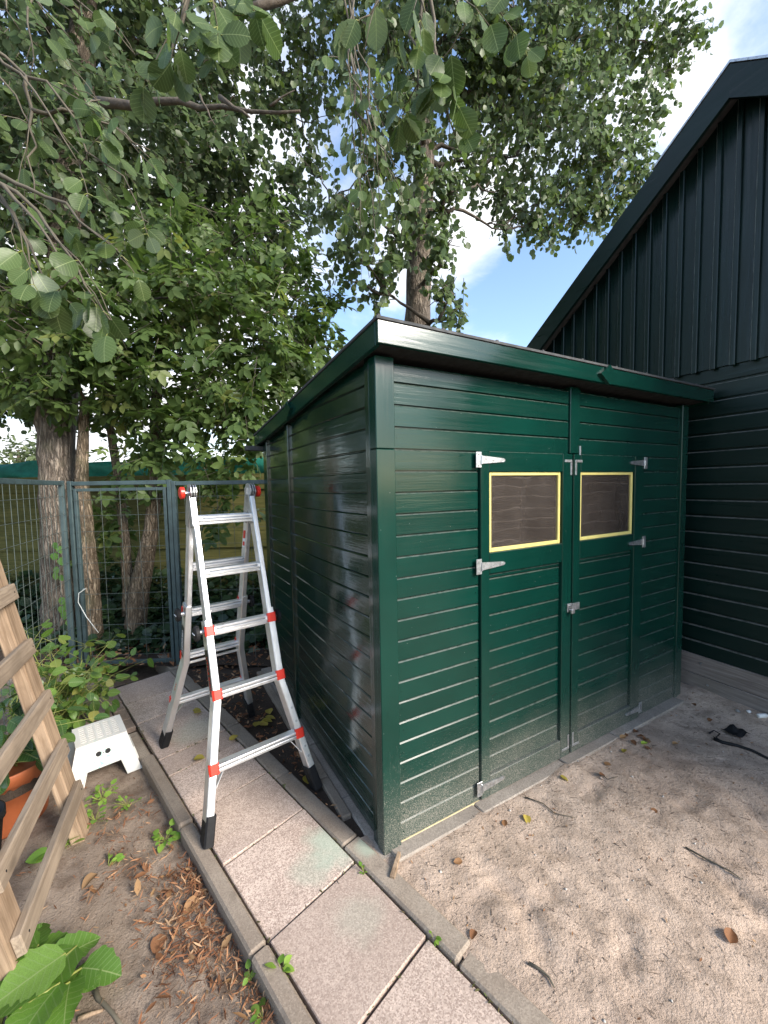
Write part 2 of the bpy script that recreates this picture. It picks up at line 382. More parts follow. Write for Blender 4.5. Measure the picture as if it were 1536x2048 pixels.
# ground materials
def groundmat(name, kind):
    mt, t, p, o = newmat(name); g = G(t); P = g.pos()
    lo = g.noise(P, 1.6, 4, .6); mid = g.noise(P, 9, 5, .6); fi = g.noise(P, 120, 4, .7); sp = g.vor(P, 140)
    if kind == 'sand':
        c = g.ramp(lo, [(.25, (.40, .30, .23)), (.5, (.53, .41, .32)), (.75, (.61, .48, .38))])
        c = g.mix(g.rng(mid, .42, .68, 0, .6), c, (.27, .205, .155)); c = g.mix(g.rng(fi, .53, .72, 0, .5), c, (.15, .115, .085)); c = g.mix(g.rng(g.noise(P, 260, 3, .8), .55, .7, 0, .45), c, (.13, .10, .08)); c = g.mix(g.rng(g.noise(P, 20, 5, .75), .56, .68, 0, .5), c, (.20, .15, .115))
        c = g.mix(g.rng(g.noise(P, 60, 4, .75), .60, .72, 0, .5), c, (.16, .12, .09))
        c = g.mix(g.rng(g.vor(P, 60), .08, .13, .5, 0), c, (.62, .55, .46))
        h = g.math('ADD', g.math('MULTIPLY', mid, .5), g.math('MULTIPLY', fi, .35)); b = g.bump(h, .9, .022); b = g.bump(g.noise(P, 75, 4, .7), .6, .010, b)
        b = g.bump(g.noise(P, 28, 5, .7, .2), .55, .014, b)
    elif kind == 'soil':
        c = g.ramp(lo, [(.2, (.17, .125, .09)), (.5, (.28, .22, .17)), (.8, (.36, .295, .235))])
        c = g.mix(g.rng(mid, .42, .7, 0, .7), c, (.12, .08, .055)); c = g.mix(g.rng(fi, .52, .7, 0, .6), c, (.07, .05, .04))
        c = g.mix(g.rng(g.vor(P, 90), .08, .14, .4, 0), c, (.45, .40, .34))
        h = g.math('ADD', g.math('MULTIPLY', mid, .6), g.math('MULTIPLY', fi, .4)); b = g.bump(h, .9, .025)
    else:
        c = g.ramp(lo, [(.2, (.035, .026, .02)), (.6, (.07, .052, .04)), (.85, (.10, .08, .06))])
        c = g.mix(g.rng(fi, .5, .7, 0, .6), c, (.02, .016, .012)); b = g.bump(mid, .9, .03)
    t.links.new(c, p.inputs['Base Color']); p.inputs['Roughness'].default_value = .95; p.inputs['Specular IOR Level'].default_value = .15
    t.links.new(b, p.inputs['Normal'])
    return mt
M_SAND = groundmat('dry_sand', 'sand'); M_SOIL = groundmat('garden_soil', 'soil'); M_WOODSOIL = groundmat('dark_woodland_soil', 'dark')
def stone(name, ca, cb, speck, amt=.7, stain=None, rough=.85, sc=240):
    mt, t, p, o = newmat(name); g = G(t); P = g.pos(); oi = g.n('ObjectInfo')
    lo = g.noise(P, 4, 4); vo = g.vor(P, sc, 'F1', 'Color'); vr = g.sepz(vo, 0)
    c = g.mix(g.rng(lo, .3, .7), ca, cb); c = g.mix(g.rng(vr, .55, .8, 0, amt), c, speck); c = g.mix(g.rng(vr, .25, .1, 0, amt * .6), c, tuple(min(1, x * 1.5) for x in cb))
    c = g.mix(g.rng(g.noise(P, 14, 5, .7), .52, .75, 0, .5), c, tuple(x * .55 for x in ca))
    c = g.mix(g.math('MULTIPLY', oi.outputs['Random'], .45), c, tuple(x * .72 for x in ca))
    if stain:
        for (sx, sy, r_, a_) in stain:
            dn = g.n('VectorMath', operation='DISTANCE'); g.set(dn.inputs[0], P); dn.inputs[1].default_value = (sx, sy, 0)
            f = g.rng(g.math('ADD', dn.outputs['Value'], g.math('MULTIPLY', g.math('SUBTRACT', g.noise(P, 9, 4), .5), r_ * .9)), r_ * .35, r_, a_, 0); c = g.mix(f, c, (.36, .47, .37))
    t.links.new(c, p.inputs['Base Color']); p.inputs['Roughness'].default_value = rough; p.inputs['Specular IOR Level'].default_value = .25
    b = g.bump(vr, .35, .003); t.links.new(g.bump(g.noise(P, 22, 4), .25, .006, b), p.inputs['Normal'])
    return mt
M_SLAB = stone('washed_concrete_slab', (.43, .335, .275), (.56, .45, .375), (.23, .165, .135), .65, [(-.24, 1.76, .17, .6), (-.33, 1.62, .12, .3), (-.12, 1.42, .13, .18), (-1.28, 2.62, .2, .25)])
M_KERB = stone('concrete_kerb', (.25, .20, .155), (.35, .295, .235), (.15, .12, .09), .35, [(-.10, 1.71, .07, .5)])
M_PAVER = stone('dark_brick_paver', (.22, .165, .13), (.31, .245, .20), (.12, .09, .07), .4)
M_FLAG = stone('grey_flagstone', (.29, .25, .21), (.40, .35, .295), (.16, .14, .115), .4)

# ------------------------------------------------------------------ ground, path
PT = Vector((-.6868, .7269, 0)); PN = Vector((.7269, .6868, 0))
def pp(o, t, z=0): v = PT * t + PN * o; return Vector((v.x, v.y, z))
SHC = Vector((-.0209, 1.685, 0)); YAW = .5196
SE = Vector((math.cos(YAW), math.sin(YAW), 0)); SS = Vector((-math.sin(YAW), math.cos(YAW), 0))
def shp(u, s, z=0): v = SHC + SE * u + SS * s; return Vector((v.x, v.y, z))
from mathutils import noise as MN
def sheet(name, f, na, nb, mat, keep=None):
    V = [f(i / na, j / nb) for i in range(na + 1) for j in range(nb + 1)]
    F = [(i * (nb + 1) + j, (i + 1) * (nb + 1) + j, (i + 1) * (nb + 1) + j + 1, i * (nb + 1) + j + 1) for i in range(na) for j in range(nb)]
    if keep: F = [q for q in F if all(keep(V[k]) for k in q)]
    me = pmesh(name, V, F, mat, True)
    o = link(name, me, kind='structure'); o['label'] = ''; del o['label']
    return o
def st(name, me): return link(name, me, kind='structure')
st('ground', pmesh('ground', [(-400, -400, -.16), (400, -400, -.16), (400, 400, -.16), (-400, 400, -.16)], [(0, 1, 2, 3)], groundmat('far_ground', 'soil')))
def nz(x, y, s, a, k=0): return a * MN.fractal(Vector((x * s, y * s, k)), 1.0, 2.0, 4)
def sandf(a, b):
    u = -2.2 + a * 8; s = -3.6 + b * 3.72; p = shp(u, s)
    z = -.004 + nz(p.x, p.y, 2.2, .012) + nz(p.x, p.y, 9, .006, 5) + .02 * math.exp(-((u - 1.3) / .9) ** 2 - ((s + .5) / .5) ** 2)
    # foot prints
    for (fx, fy, fa) in FOOT:
        q = Vector((p.x - fx, p.y - fy)); c, sn = math.cos(fa), math.sin(fa); lx = q.x * c + q.y * sn; ly = -q.x * sn + q.y * c
        if abs(lx) < .2 and abs(ly) < .1: z -= .011 * math.exp(-((lx / .11) ** 4) - ((ly / .04) ** 4)) * (1 + .3 * math.sin(lx * 260))
    z += .026 * math.exp(-((s + .085) / .06) ** 2) * max(0, MN.noise(Vector((u * 2.3, 0, 7))) + .35)
    if u > 2.3: z += .05 * min(1, (u - 2.3) / .3)
    return (p.x, p.y, min(z, .06))
FOOT = [(random.uniform(.3, 2.1), random.uniform(.7, 2.3), random.uniform(0, 6.28)) for _ in range(26)]
sheet('sand', sandf, 420, 240, M_SAND, keep=lambda v: Vector(v[:2]).dot(PN.xy) > 1.05)
sheet('soil', lambda a, b: (lambda o, t: (*pp(o, t).xy, -.05 + nz(o, t, 2.5, .018) + nz(o, t, 11, .010, 3)))(-3.4 + a * 3.97, -1.5 + b * 6.5), 150, 200, M_SOIL)
sheet('soil_strip', lambda a, b: (lambda o, t: (*pp(o, t).xy, -.012 + nz(o, t, 6, .012) + nz(o, t, 20, .005, 3)))(1.06 + a * 1.3, .95 + b * 3.0), 60, 120, M_WOODSOIL, keep=lambda v: (Vector((*v[:2], 0)) - SHC).dot(SE) < .05 and (Vector((*v[:2], 0)) - SHC).dot(SS) > -.05)
sheet('woodland_floor', lambda a, b: (-8 + a * 12, 3.62 + b * 9 - .1 * a, .02 + nz(a * 12, b * 9, 1.5, .06) + .12 * b), 60, 50, M_WOODSOIL)
path = st('path', pmesh('path', [pp(.54, -.6, -.03), pp(1.11, -.6, -.03), pp(1.11, 3.95, -.03), pp(.54, 3.95, -.03)], [(0, 1, 2, 3)], M_WOODSOIL))
def slabpiece(name, o0, o1, t0, t1, z0, z1, mat, parent, c=.006, tilt=.004, skew=0):
    a = random.uniform(-tilt, tilt); b = random.uniform(-tilt, tilt); cx, cy = (o0 + o1) / 2, (t0 + t1) / 2
    mb = MB().box(o0, o1, t0, t1, z0, z1, c, f=lambda o, t, z: tuple(pp(o, t + skew * (o - cx), z + (a * (o - cx) + b * (t - cy)) * 6 * (z > z0 + c * 1.5))))
    return mb.build(name, mat, parent)
J = [-.36, .05, .475, .884, 1.286, 1.689, 2.061, 2.44, 2.634, 3.15, 3.495, 3.86]
for a, b in zip(J[:-1], J[1:]): slabpiece('paving_slab', .609, 1.018, a + .005, b - .005, -.05, random.uniform(-.002, .004), M_SLAB, path, .003, .003, .06)
t = -.55
for ln in [.62, .65, .55, .74, .70, .39]:
    slabpiece('kerb_stone', .535, .598, t + .003, t + ln - .003, -.16, random.uniform(.008, .016) - .03 * (t > 2.2), M_KERB, path, .009, .002); t += ln
t = -.55
for ln in [.62, .70, .62, .60, .66, .62, .6, .5]:
    slabpiece('kerb_stone', 1.026, 1.112, t + .003, t + ln - .003, -.16, random.uniform(.006, .012), M_KERB, path, .008, .002); t += ln
for i in range(7):
    for j in range(4):
        o0 = .600 - .085 * (j + 1) + .002 * i; slabpiece('paver', o0 + .003, o0 + .083, 3.12 + .155 * i + .07 * (j % 2), 3.268 + .155 * i + .07 * (j % 2), -.10, -.004 + random.uniform(-.004, .004), M_PAVER, path, .006, .01)
apron = st('apron', pmesh('apron', [shp(-.10, .1, -.04), shp(.3, .1, -.04), shp(.3, 2.2, -.04), shp(-.10, 2.2, -.04)], [(0, 1, 2, 3)], M_WOODSOIL))
def apiece(name, u0, u1, s0, s1, z0, z1, mat, parent, c=.005):
    MB().box(u0, u1, s0, s1, z0, z1, c, f=lambda u, s, z: tuple(shp(u, s, z))).build(name, mat, parent)
s = .26
for ln in [.30, .5, .52, .5]: apiece('edging_stone', -.088, -.040, s, s + ln - .004, -.08, .012 + random.uniform(0, .004), M_KERB, apron); s += ln
s = -.03
for ln in [.42, .5, .4, .5, .35]: apiece('flagstone', -.036, .12, s, s + ln - .006, -.07, .004 + random.uniform(-.003, .003), M_FLAG, apron); s += ln
for u0, u1 in ((.02, .50), (.506, 1.14), (1.146, 1.62), (1.626, 2.05), (2.056, 2.62)): apiece('sill_stone', u0, u1, -.072, .06, -.09, random.uniform(.010, .016) + .008 * (u0 > 1), M_FLAG, apron)

# ------------------------------------------------------------------ garden shed
W, D = 2.49, 1.855
shed = thing('garden_shed', 'glossy dark green wooden shed with double doors and lean-to roof', 'shed', SHC, YAW)
PIT = .0915; Z0 = .0165
def prof(h, y0, th=.018):  # (outward-depth, height) : flat face, top chamfer, recessed tongue
    return [(y0 + th, 0), (y0, 0.0), (y0, h - .0115), (y0 + .0045, h - .0065), (y0 + .013, h - .0058), (y0 + .013, h), (y0 + th, h)]
def fboard(x0, x1, z, y0, h=PIT, mat=M_PF, parent=shed, name='board'):
    mb = MB().prism(prof(h, y0 + random.uniform(-.0006, .0006)), x0, x1, lambda t, a, b: (t, a, z + b), flip=True); return mb.build(name, mat, parent)
def sboard(s0, s1, z, x0, h=PIT, mat=M_PS):
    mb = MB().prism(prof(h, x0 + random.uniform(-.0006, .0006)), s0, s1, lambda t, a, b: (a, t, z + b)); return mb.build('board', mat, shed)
def rooftop(s): return 2.2197 - (s + .117) * (2.2197 - 2.0235) / (D + .111 + .117)
# front wall
for k in range(23):
    z = Z0 + PIT * k
    if k < 19:
        fboard(.076, .5435, z, 0); fboard(1.948, 2.418, z, 0)
    else:
        h = PIT if k < 22 else .075
        fboard(.076, 1.208, z, 0, h); fboard(1.293, 2.418, z, 0, h)
MB().box(-.014, .0755, -.014, .045, .0, 1.748, .003).build('corner_board', M_PFV, shed)
MB().box(-.0142, .0757, -.0142, .045, 1.750, 2.12, .003).build('corner_board', M_PFV, shed)
MB().box(2.419, W + .01, -.014, .05, .0, 2.12, .003).build('corner_board', M_PFV, shed)
MB().box(1.2085, 1.2925, -.012, .03, 1.757, 2.12, .003).build('cover_strip', M_PFV, shed)
MB().box(.08, .545, -.004, .02, .004, .0155, .001).build('bottom_trim', M_TRIMW, shed)
MB().box(1.948, 2.415, -.004, .02, .004, .0155, .001).build('bottom_trim', M_TRIMW, shed)
# side wall: the long boards bow outwards a little
def bowed(a, e0, e1, z):
    pr = prof(PIT, random.uniform(-.0006, .0006)); mb = MB(); V = []; ns_ = 22; n = len(pr)
    am = random.uniform(.016, .021) * (.25 + .75 * min(1, z / .5))
    for i in range(ns_ + 1):
        for aa, bb in pr:
            e = e0 + (e1 - e0) * bb / PIT; s_ = a + (e - a) * i / ns_; V.append((aa - am * math.sin(math.pi * min(1, (s_ - .086) / 1.1)), s_, z + bb))
    F = [(i * n + k, i * n + (k + 1) % n, (i + 1) * n + (k + 1) % n, (i + 1) * n + k) for i in range(ns_) for k in range(n)] + [tuple(range(n))[::-1], tuple(range(ns_ * n, ns_ * n + n))]
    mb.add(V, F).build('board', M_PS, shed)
for k in range(23):
    z = Z0 + PIT * k; z1 = z + PIT
    for (a, b) in ((.086, 1.189), (1.247, 1.754)):
        lim = lambda zz: (2.2197 - .035 - zz) * (D + .228) / (2.2197 - 2.0235) - .117
        e0, e1 = min(b, lim(z)), min(b, lim(z1))
        if e0 <= a + .02: continue
        e1 = max(e1, a + .01)
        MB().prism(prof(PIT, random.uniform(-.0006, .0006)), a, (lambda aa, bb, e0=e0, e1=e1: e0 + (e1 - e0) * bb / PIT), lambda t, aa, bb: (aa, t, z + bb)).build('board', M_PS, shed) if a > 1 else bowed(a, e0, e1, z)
def sidepost(s0, s1, x0, name):
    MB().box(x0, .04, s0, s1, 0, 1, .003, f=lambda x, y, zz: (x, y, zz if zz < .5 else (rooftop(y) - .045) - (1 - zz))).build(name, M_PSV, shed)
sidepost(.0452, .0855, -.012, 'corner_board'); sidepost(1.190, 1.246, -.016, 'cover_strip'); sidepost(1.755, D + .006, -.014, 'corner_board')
# plain rear, right and inner faces of the shell
MB().box(2.44, W - .004, .051, D - .03, .0, 1.98, 0).build('right_wall', M_PS, shed)
for k in range(21):
    z = Z0 + PIT * k
    MB().prism([(-.001, 0), (.016, 0), (.016, PIT - .003), (-.001, PIT - .003)], .03, W - .02, lambda t, a, b: (t, D - .02 + a, z + b)).build('rear_board', M_INSIDE, shed)
MB().box(.03, 2.435, .03, D - .022, -.04, .012, 0).build('floor_panel', M_INSIDE, shed)
for sx in (.55, 1.235, 1.93): MB().box(sx, sx + .045, D - .07, D - .0225, .013, 1.93, .003).build('stud', M_INSIDE, shed)
nb_ = MB()
for k in range(22):
    z = Z0 + PIT * k + .045
    for u in ((.10, .525, 1.968, 2.40) if k < 19 else (.10, .62, 1.19, 1.31, 1.9, 2.40)): nb_.disc((u + random.uniform(-.006, .006), -.0002, z + random.uniform(-.01, .01)), (0, -1, 0), .0028, .0014, 6)
nb_.build('nail_heads', M_PT, shed, kind='stuff')
# doors
def door(x0, x1, sl, sr, left):
    d = link('door', MB().box(x0, sl, -.015, .012, .022, 1.7535, .0025).mesh('stile', M_PFV), shed)
    MB().box(sr, x1, -.015, .012, .022, 1.7535, .0025).build('stile', M_PFV, d)
    MB().box(sl + .0005, sr - .0005, -.0145, .011, 1.655, 1.753, .0025).build('rail', M_PF, d)
    MB().box(sl + .0005, sr - .0005, -.0145, .011, 1.158, 1.262, .0025).build('rail', M_PF, d)
    MB().box(sl + .0005, sr - .0005, -.0145, .011, .0225, .128, .0025).build('rail', M_PF, d)
    z = .129
    while z < 1.15:
        h = min(PIT, 1.157 - z); fboard(sl + .001, sr - .001, z, .004, h, M_PF, d); z += PIT
    # window: yellow frame + dusty acrylic pane
    wx0, wx1 = sl + .008, sr - .010; wz0, wz1 = 1.2625, 1.6545; fw = .017
    MB().box(wx0, wx0 + fw * .75, -.006, .010, wz0, wz1, .002).build('window_trim', M_YEL, d)
    MB().box(wx1 - fw, wx1, -.006, .010, wz0, wz1, .002).build('window_trim', M_YEL, d)
    MB().box(wx0 + fw * .75, wx1 - fw, -.0055, .0095, wz1 - fw, wz1, .002).build('window_trim', M_YEL, d)
    MB().box(wx0 + fw * .75, wx1 - fw, -.0055, .0095, wz0, wz0 + fw * 1.15, .002).build('window_trim', M_YEL, d)
    n = 14; V = []; F = []
    for i in range(n + 1):
        for j in range(n + 1):
            a, b = i / n, j / n; V.append((wx0 + .006 + a * (wx1 - wx0 - .012), .004 + .0035 * math.sin(a * 5 + 1) * math.sin(b * 4), wz0 + .006 + b * (wz1 - wz0 - .012)))
    F = [(i * (n + 1) + j, (i + 1) * (n + 1) + j, (i + 1) * (n + 1) + j + 1, i * (n + 1) + j + 1) for i in range(n) for j in range(n)]
    link('pane', pmesh('pane', V, F, M_PANE, True), d)
    return d
mt, tt, pb, po = newmat('dusty_acrylic'); g = G(tt); v = g.objco()
tr = g.n('BsdfTransparent'); tr.inputs[0].default_value = (.82, .78, .74, 1)
dn = g.noise(v, 7, 6, .7); sc_ = g.rng(g.noise(g.sc(v, (40, 40, 55)), 1.0, 5, .75, 2), .60, .72, 0, .4)
zl = g.math('ADD', g.sepz(g.n('TexCoord').outputs['Object']), g.math('MULTIPLY', g.noise(g.sc(g.n('TexCoord').outputs['Object'], (2.2, 1, 7)), 1.0, 3), .11))
refl_lines = g.rng(g.math('SINE', g.math('MULTIPLY', zl, 2 * math.pi / .058)), .94, 1.0, 0, .17); sc_ = g.math('ADD', sc_, refl_lines)  # pale wavy reflected lines painted into the pane's dust film
f = g.math('ADD', g.rng(dn, .3, .75, .22, .36), sc_, True)
ms = g.n('MixShader'); g.set(ms.inputs[0], f)
pb.inputs['Base Color'].default_value = (.145, .118, .10, 1); pb.inputs['Roughness'].default_value = .5
gl = g.n('BsdfGlossy'); gl.inputs['Roughness'].default_value = .06; gl.inputs['Color'].default_value = (1, 1, 1, 1)
fr = g.n('LayerWeight'); fr.inputs[0].default_value = .18
m2 = g.n('MixShader'); tt.links.new(fr.outputs['Fresnel'], m2.inputs[0])
tt.links.new(tr.outputs[0], ms.inputs[1]); tt.links.new(pb.outputs[0], ms.inputs[2]); tt.links.new(ms.outputs[0], m2.inputs[1]); tt.links.new(gl.outputs[0], m2.inputs[2]); tt.links.new(m2.outputs[0], po.inputs[0])
M_PANE = mt
dl = door(.5475, 1.2265, .603, 1.1465, True); dr = door(1.2385, 1.9445, 1.3005, 1.8455, False)
MB().box(1.2270, 1.2380, .000, .014, .03, 1.75).build('gap_strip', M_DARK, shed)
# hinges, brackets, latch
def hinge(z, x, dirn, parent):
    mb = MB().box(x - .017, x + .017, -.0205, -.0158, z - .037, z + .037, .0012)
    h = mb.build('hinge', M_GALV, parent)
    x0 = x + dirn * .0175; x1 = x + dirn * .17
    st_ = [(x0, z - .019), (x0, z + .019), (x1 - dirn * .01, z + .009), (x1, z + .004), (x1, z - .004), (x1 - dirn * .01, z - .009)]
    V = [(a, -.0215, b) for a, b in st_] + [(a, -.0159, b) for a, b in st_]; n = 6
    F = [tuple(range(n)), tuple(range(2 * n - 1, n - 1, -1))] + [(i, n + i, n + (i + 1) % n, (i + 1) % n) for i in range(n)]
    if dirn > 0: F = [q[::-1] for q in F]
    MB().add(V, F).build('strap', M_GALV, h)
    MB().tube([(x0 - dirn * .002, -.022, z - .02), (x0 - dirn * .002, -.022, z + .02)], .005, 8).build('knuckle', M_GALV, h)
    for a, b in ((x, z + .026), (x, z - .026), (x0 + dirn * .03, z + .006), (x0 + dirn * .075, z), (x0 + dirn * .135, z)):
        MB().disc((a, -.0213, b), (0, -1, 0), .0045, .0018, 8).build('screw', M_ALUD, h)
for z in (1.712, 1.203, .088):
    hinge(z, .531, 1, dl); hinge(z, 1.957, -1, dr)
def bracket(x, z, dx, dz, parent):
    MB().box(min(x, x + dx * .062), max(x, x + dx * .062), -.0185, -.0156, min(z, z + dz * .014), max(z, z + dz * .014), .001).build('bracket', M_GALV, parent)
    MB().box(min(x, x + dx * .0135), max(x, x + dx * .0135), -.0184, -.0156, min(z + dz * .0145, z + dz * .085), max(z + dz * .0145, z + dz * .085), .001).build('bracket', M_GALV, parent)
bracket(1.219, 1.722, -1, -1, dl); bracket(1.247, 1.722, 1, -1, dr); bracket(1.219, .060, -1, 1, dl); bracket(1.247, .060, 1, 1, dr)
lt = MB().box(1.188, 1.2268, -.022, -.0156, .868, .916, .002).build('hasp', M_GALV, dl)
MB().box(1.231, 1.292, -.024, -.0156, .872, .912, .002).build('strap', M_GALV, lt)
MB().tube([(1.207, -.022, .905), (1.207, -.040, .905), (1.207, -.040, .880), (1.207, -.022, .880)], .004, 8).build('staple', M_ALUD, lt)
MB().box(1.195, 1.222, -.046, -.030, .862, .888, .004).build('lock_body', M_ALUD, lt)
MB().box(1.284, 1.296, -.0185, -.0122, 1.748, 1.800, .002).build('bolt_plate', M_GALV, shed)
# roof
RY0, RY1 = -.117, D + .111; RX0, RX1 = -.056, W + .112
roof = link('roof', MB().box(RX0 + .022, RX1 - .022, RY0 + .022, RY1, 0, 1, 0, f=lambda x, y, z: (x, y, rooftop(y) - (.008 if z > .5 else .075))).mesh('roof', M_DARK), shed)
MB().box(RX0 - .006, RX1 + .006, RY0 - .006, RY1 + .006, 0, 1, 0, f=lambda x, y, z: (x, y, rooftop(y) + (.006 if z > .5 else -.0045))).build('felt', M_FELT, roof)
for a in range(9): MB().box(RX0 + .3 * a, RX0 + .3 * a + .012, RY0 - .004, RY0 + .02, 2.2265, 2.232, 0).build('felt_nail', M_FELT, roof)
MB().box(RX0 + .0005, RX1, RY0, RY0 + .02, 2.130, 2.2145, .002).build('fascia', M_PT, roof)
for x in (RX0, RX1 - .02):
    MB().box(x, x + .02, RY0 + .0205, RY1, 0, 1, .002, f=lambda xx, y, z: (xx, y, rooftop(y) - .0055 - (1 - z) * .086)).build('fascia', M_PT, roof)
MB().box(RX0 + .02, RX1 - .02, RY1 - .02, RY1, 0, 1, .002, f=lambda xx, y, z: (xx, y, rooftop(y) - .0055 - (1 - z) * .086)).build('fascia', M_PT, roof)
def diamond(c, ax, nrm):
    ax = Vector(ax); nrm = Vector(nrm); c = Vector(c); up = Vector((0, 0, 1))
    pts = [(-.078, 0), (0, .052), (.078, 0), (0, -.052)]
    V = [c + ax * a + up * b + nrm * .018 for a, b in pts] + [c + ax * a + up * b for a, b in pts]
    F = [(0, 1, 2, 3), (7, 6, 5, 4)] + [(i, 4 + i, 4 + (i + 1) % 4, (i + 1) % 4) for i in range(4)]
    MB().add(V, F).build('diamond_plate', M_PT, roof)
diamond((1.265 + .10, RY0 - .0005, 2.172), (1, 0, 0), (0, -1, 0))
diamond((RX0 - .0005, 1.0, rooftop(1.0) - .05), (0, 1, 0), (-1, 0, 0))
MB().box(-.14, 2.3, D + .02, D + .09, 1.895, 1.93, .003).build('gutter', M_FELT, shed)

# ------------------------------------------------------------------ big barn
BA = .462; BN = Vector((math.cos(BA), math.sin(BA), 0)); BD = Vector((-math.sin(BA), math.cos(BA), 0))
barn = thing('barn', 'tall dark green timber barn with steep gable behind the shed', 'barn', BN * 3.40, BA)
# local axes: x = into the barn (BN), y = along the wall (BD)
M_EDGE_SHEEN = simple('painted_edge_sheen', (.22, .25, .24), .6, 0, .5, 14)  # lighter colour painted in for the sheen on left-facing batten chamfers
Y0, Y1, AP, SLP = -.95, 3.88, 1.465, .729
bp = .1168
for k in range(18):
    z = .298 + bp * k
    h = bp
    pr = [(.022, 0), (0, 0), (0, h - .022), (.006, h - .015), (.016, h - .013), (.016, h), (.022, h)]
    MB().prism(pr, Y0, Y1, lambda t_, a, b: (a, t_, z + b)).build('clapboard', M_BARN, barn)
for z0, z1, x0 in ((.152, .296, -.010), (-.02, .149, -.014), (-.2, -.023, -.012)): MB().box(x0, .02, Y0, Y1, z0, z1, .003).build('plinth_plank', M_PLINTH, barn)
for (yy, zz) in ((1.60, .245), (1.55, .10), (.6, .24), (.5, .1)): MB().disc((-.0105 - .004 * (zz < .15), yy, zz), (-1, 0, 0), .008, .004, 10).build('bolt_head', M_GALV, barn)
def rake(y): return 4.15 - abs(y - AP) * SLP
y = AP - .114 * 21
first = True
while y < Y1 - .02:
    y1 = y + .1135
    top0, top1 = rake(y) - .06, rake(y1) - .06
    if min(top0, top1) > 2.42:
        V = [(-.018, y, 2.375), (-.018, y1, 2.375), (-.018, y1, top1), (-.018, y, top0), (.0, y, 2.375), (.0, y1, 2.375), (.0, y1, top1), (.0, y, top0)]
        F = [(0, 3, 2, 1), (4, 5, 6, 7), (0, 1, 5, 4), (1, 2, 6, 5), (2, 3, 7, 6), (3, 0, 4, 7)]
        MB().add(V, F).build('gable_board', M_BARNV, barn)
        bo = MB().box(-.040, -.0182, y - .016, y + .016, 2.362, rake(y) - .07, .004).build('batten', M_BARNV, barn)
        bo.data.materials.append(M_EDGE_SHEEN)
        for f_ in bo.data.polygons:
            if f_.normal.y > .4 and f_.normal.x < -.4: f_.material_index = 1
    y += .114
MB().box(.001, .02, Y0, Y1, 2.40, 2.5, 0).build('wall_plate', M_BARNV, barn)
barnroof = None
for sg in (1, -1):
    ye = AP + sg * (2.62)
    V = []
    for x in (-.155, 4.2):
        for (yy, dz) in ((AP, .0), (ye, .0), (ye, .05), (AP, .05)): V.append((x, yy, 4.155 - abs(yy - AP) * SLP + dz))
    F = [(0, 1, 2, 3), (7, 6, 5, 4), (0, 4, 5, 1), (1, 5, 6, 2), (2, 6, 7, 3), (3, 7, 4, 0)]
    if sg < 0: F = [q[::-1] for q in F]
    o = MB().add(V, F).build('roof_panel', M_FELT, barn)
    # barge board
    V = []
    for x in (-.185, -.158):
        for (yy, dz) in ((AP, -.155), (ye, -.155), (ye, .045), (AP, .045)): V.append((x, yy, 4.155 - abs(yy - AP) * SLP + dz))
    MB().add(V, F).build('barge_board', M_BARN, o)
    V = []
    for x in (-.192, -.10):
        for (yy, dz) in ((AP, .052), (AP + sg * (.45 if sg > 0 else 2.6), .052), (AP + sg * (.45 if sg > 0 else 2.6), .068), (AP, .068)): V.append((x, yy, 4.155 - abs(yy - AP) * SLP + dz))
    MB().add(V, F).build('lead_flashing', M_GALV, o)
MB().box(.021, 4.1, Y0 + .0, Y0 + .04, -.1, 2.42, 0).build('side_wall', M_BARN, barn)
MB().box(.021, 4.1, Y1 - .04, Y1, -.1, 2.42, 0).build('side_wall', M_BARN, barn)

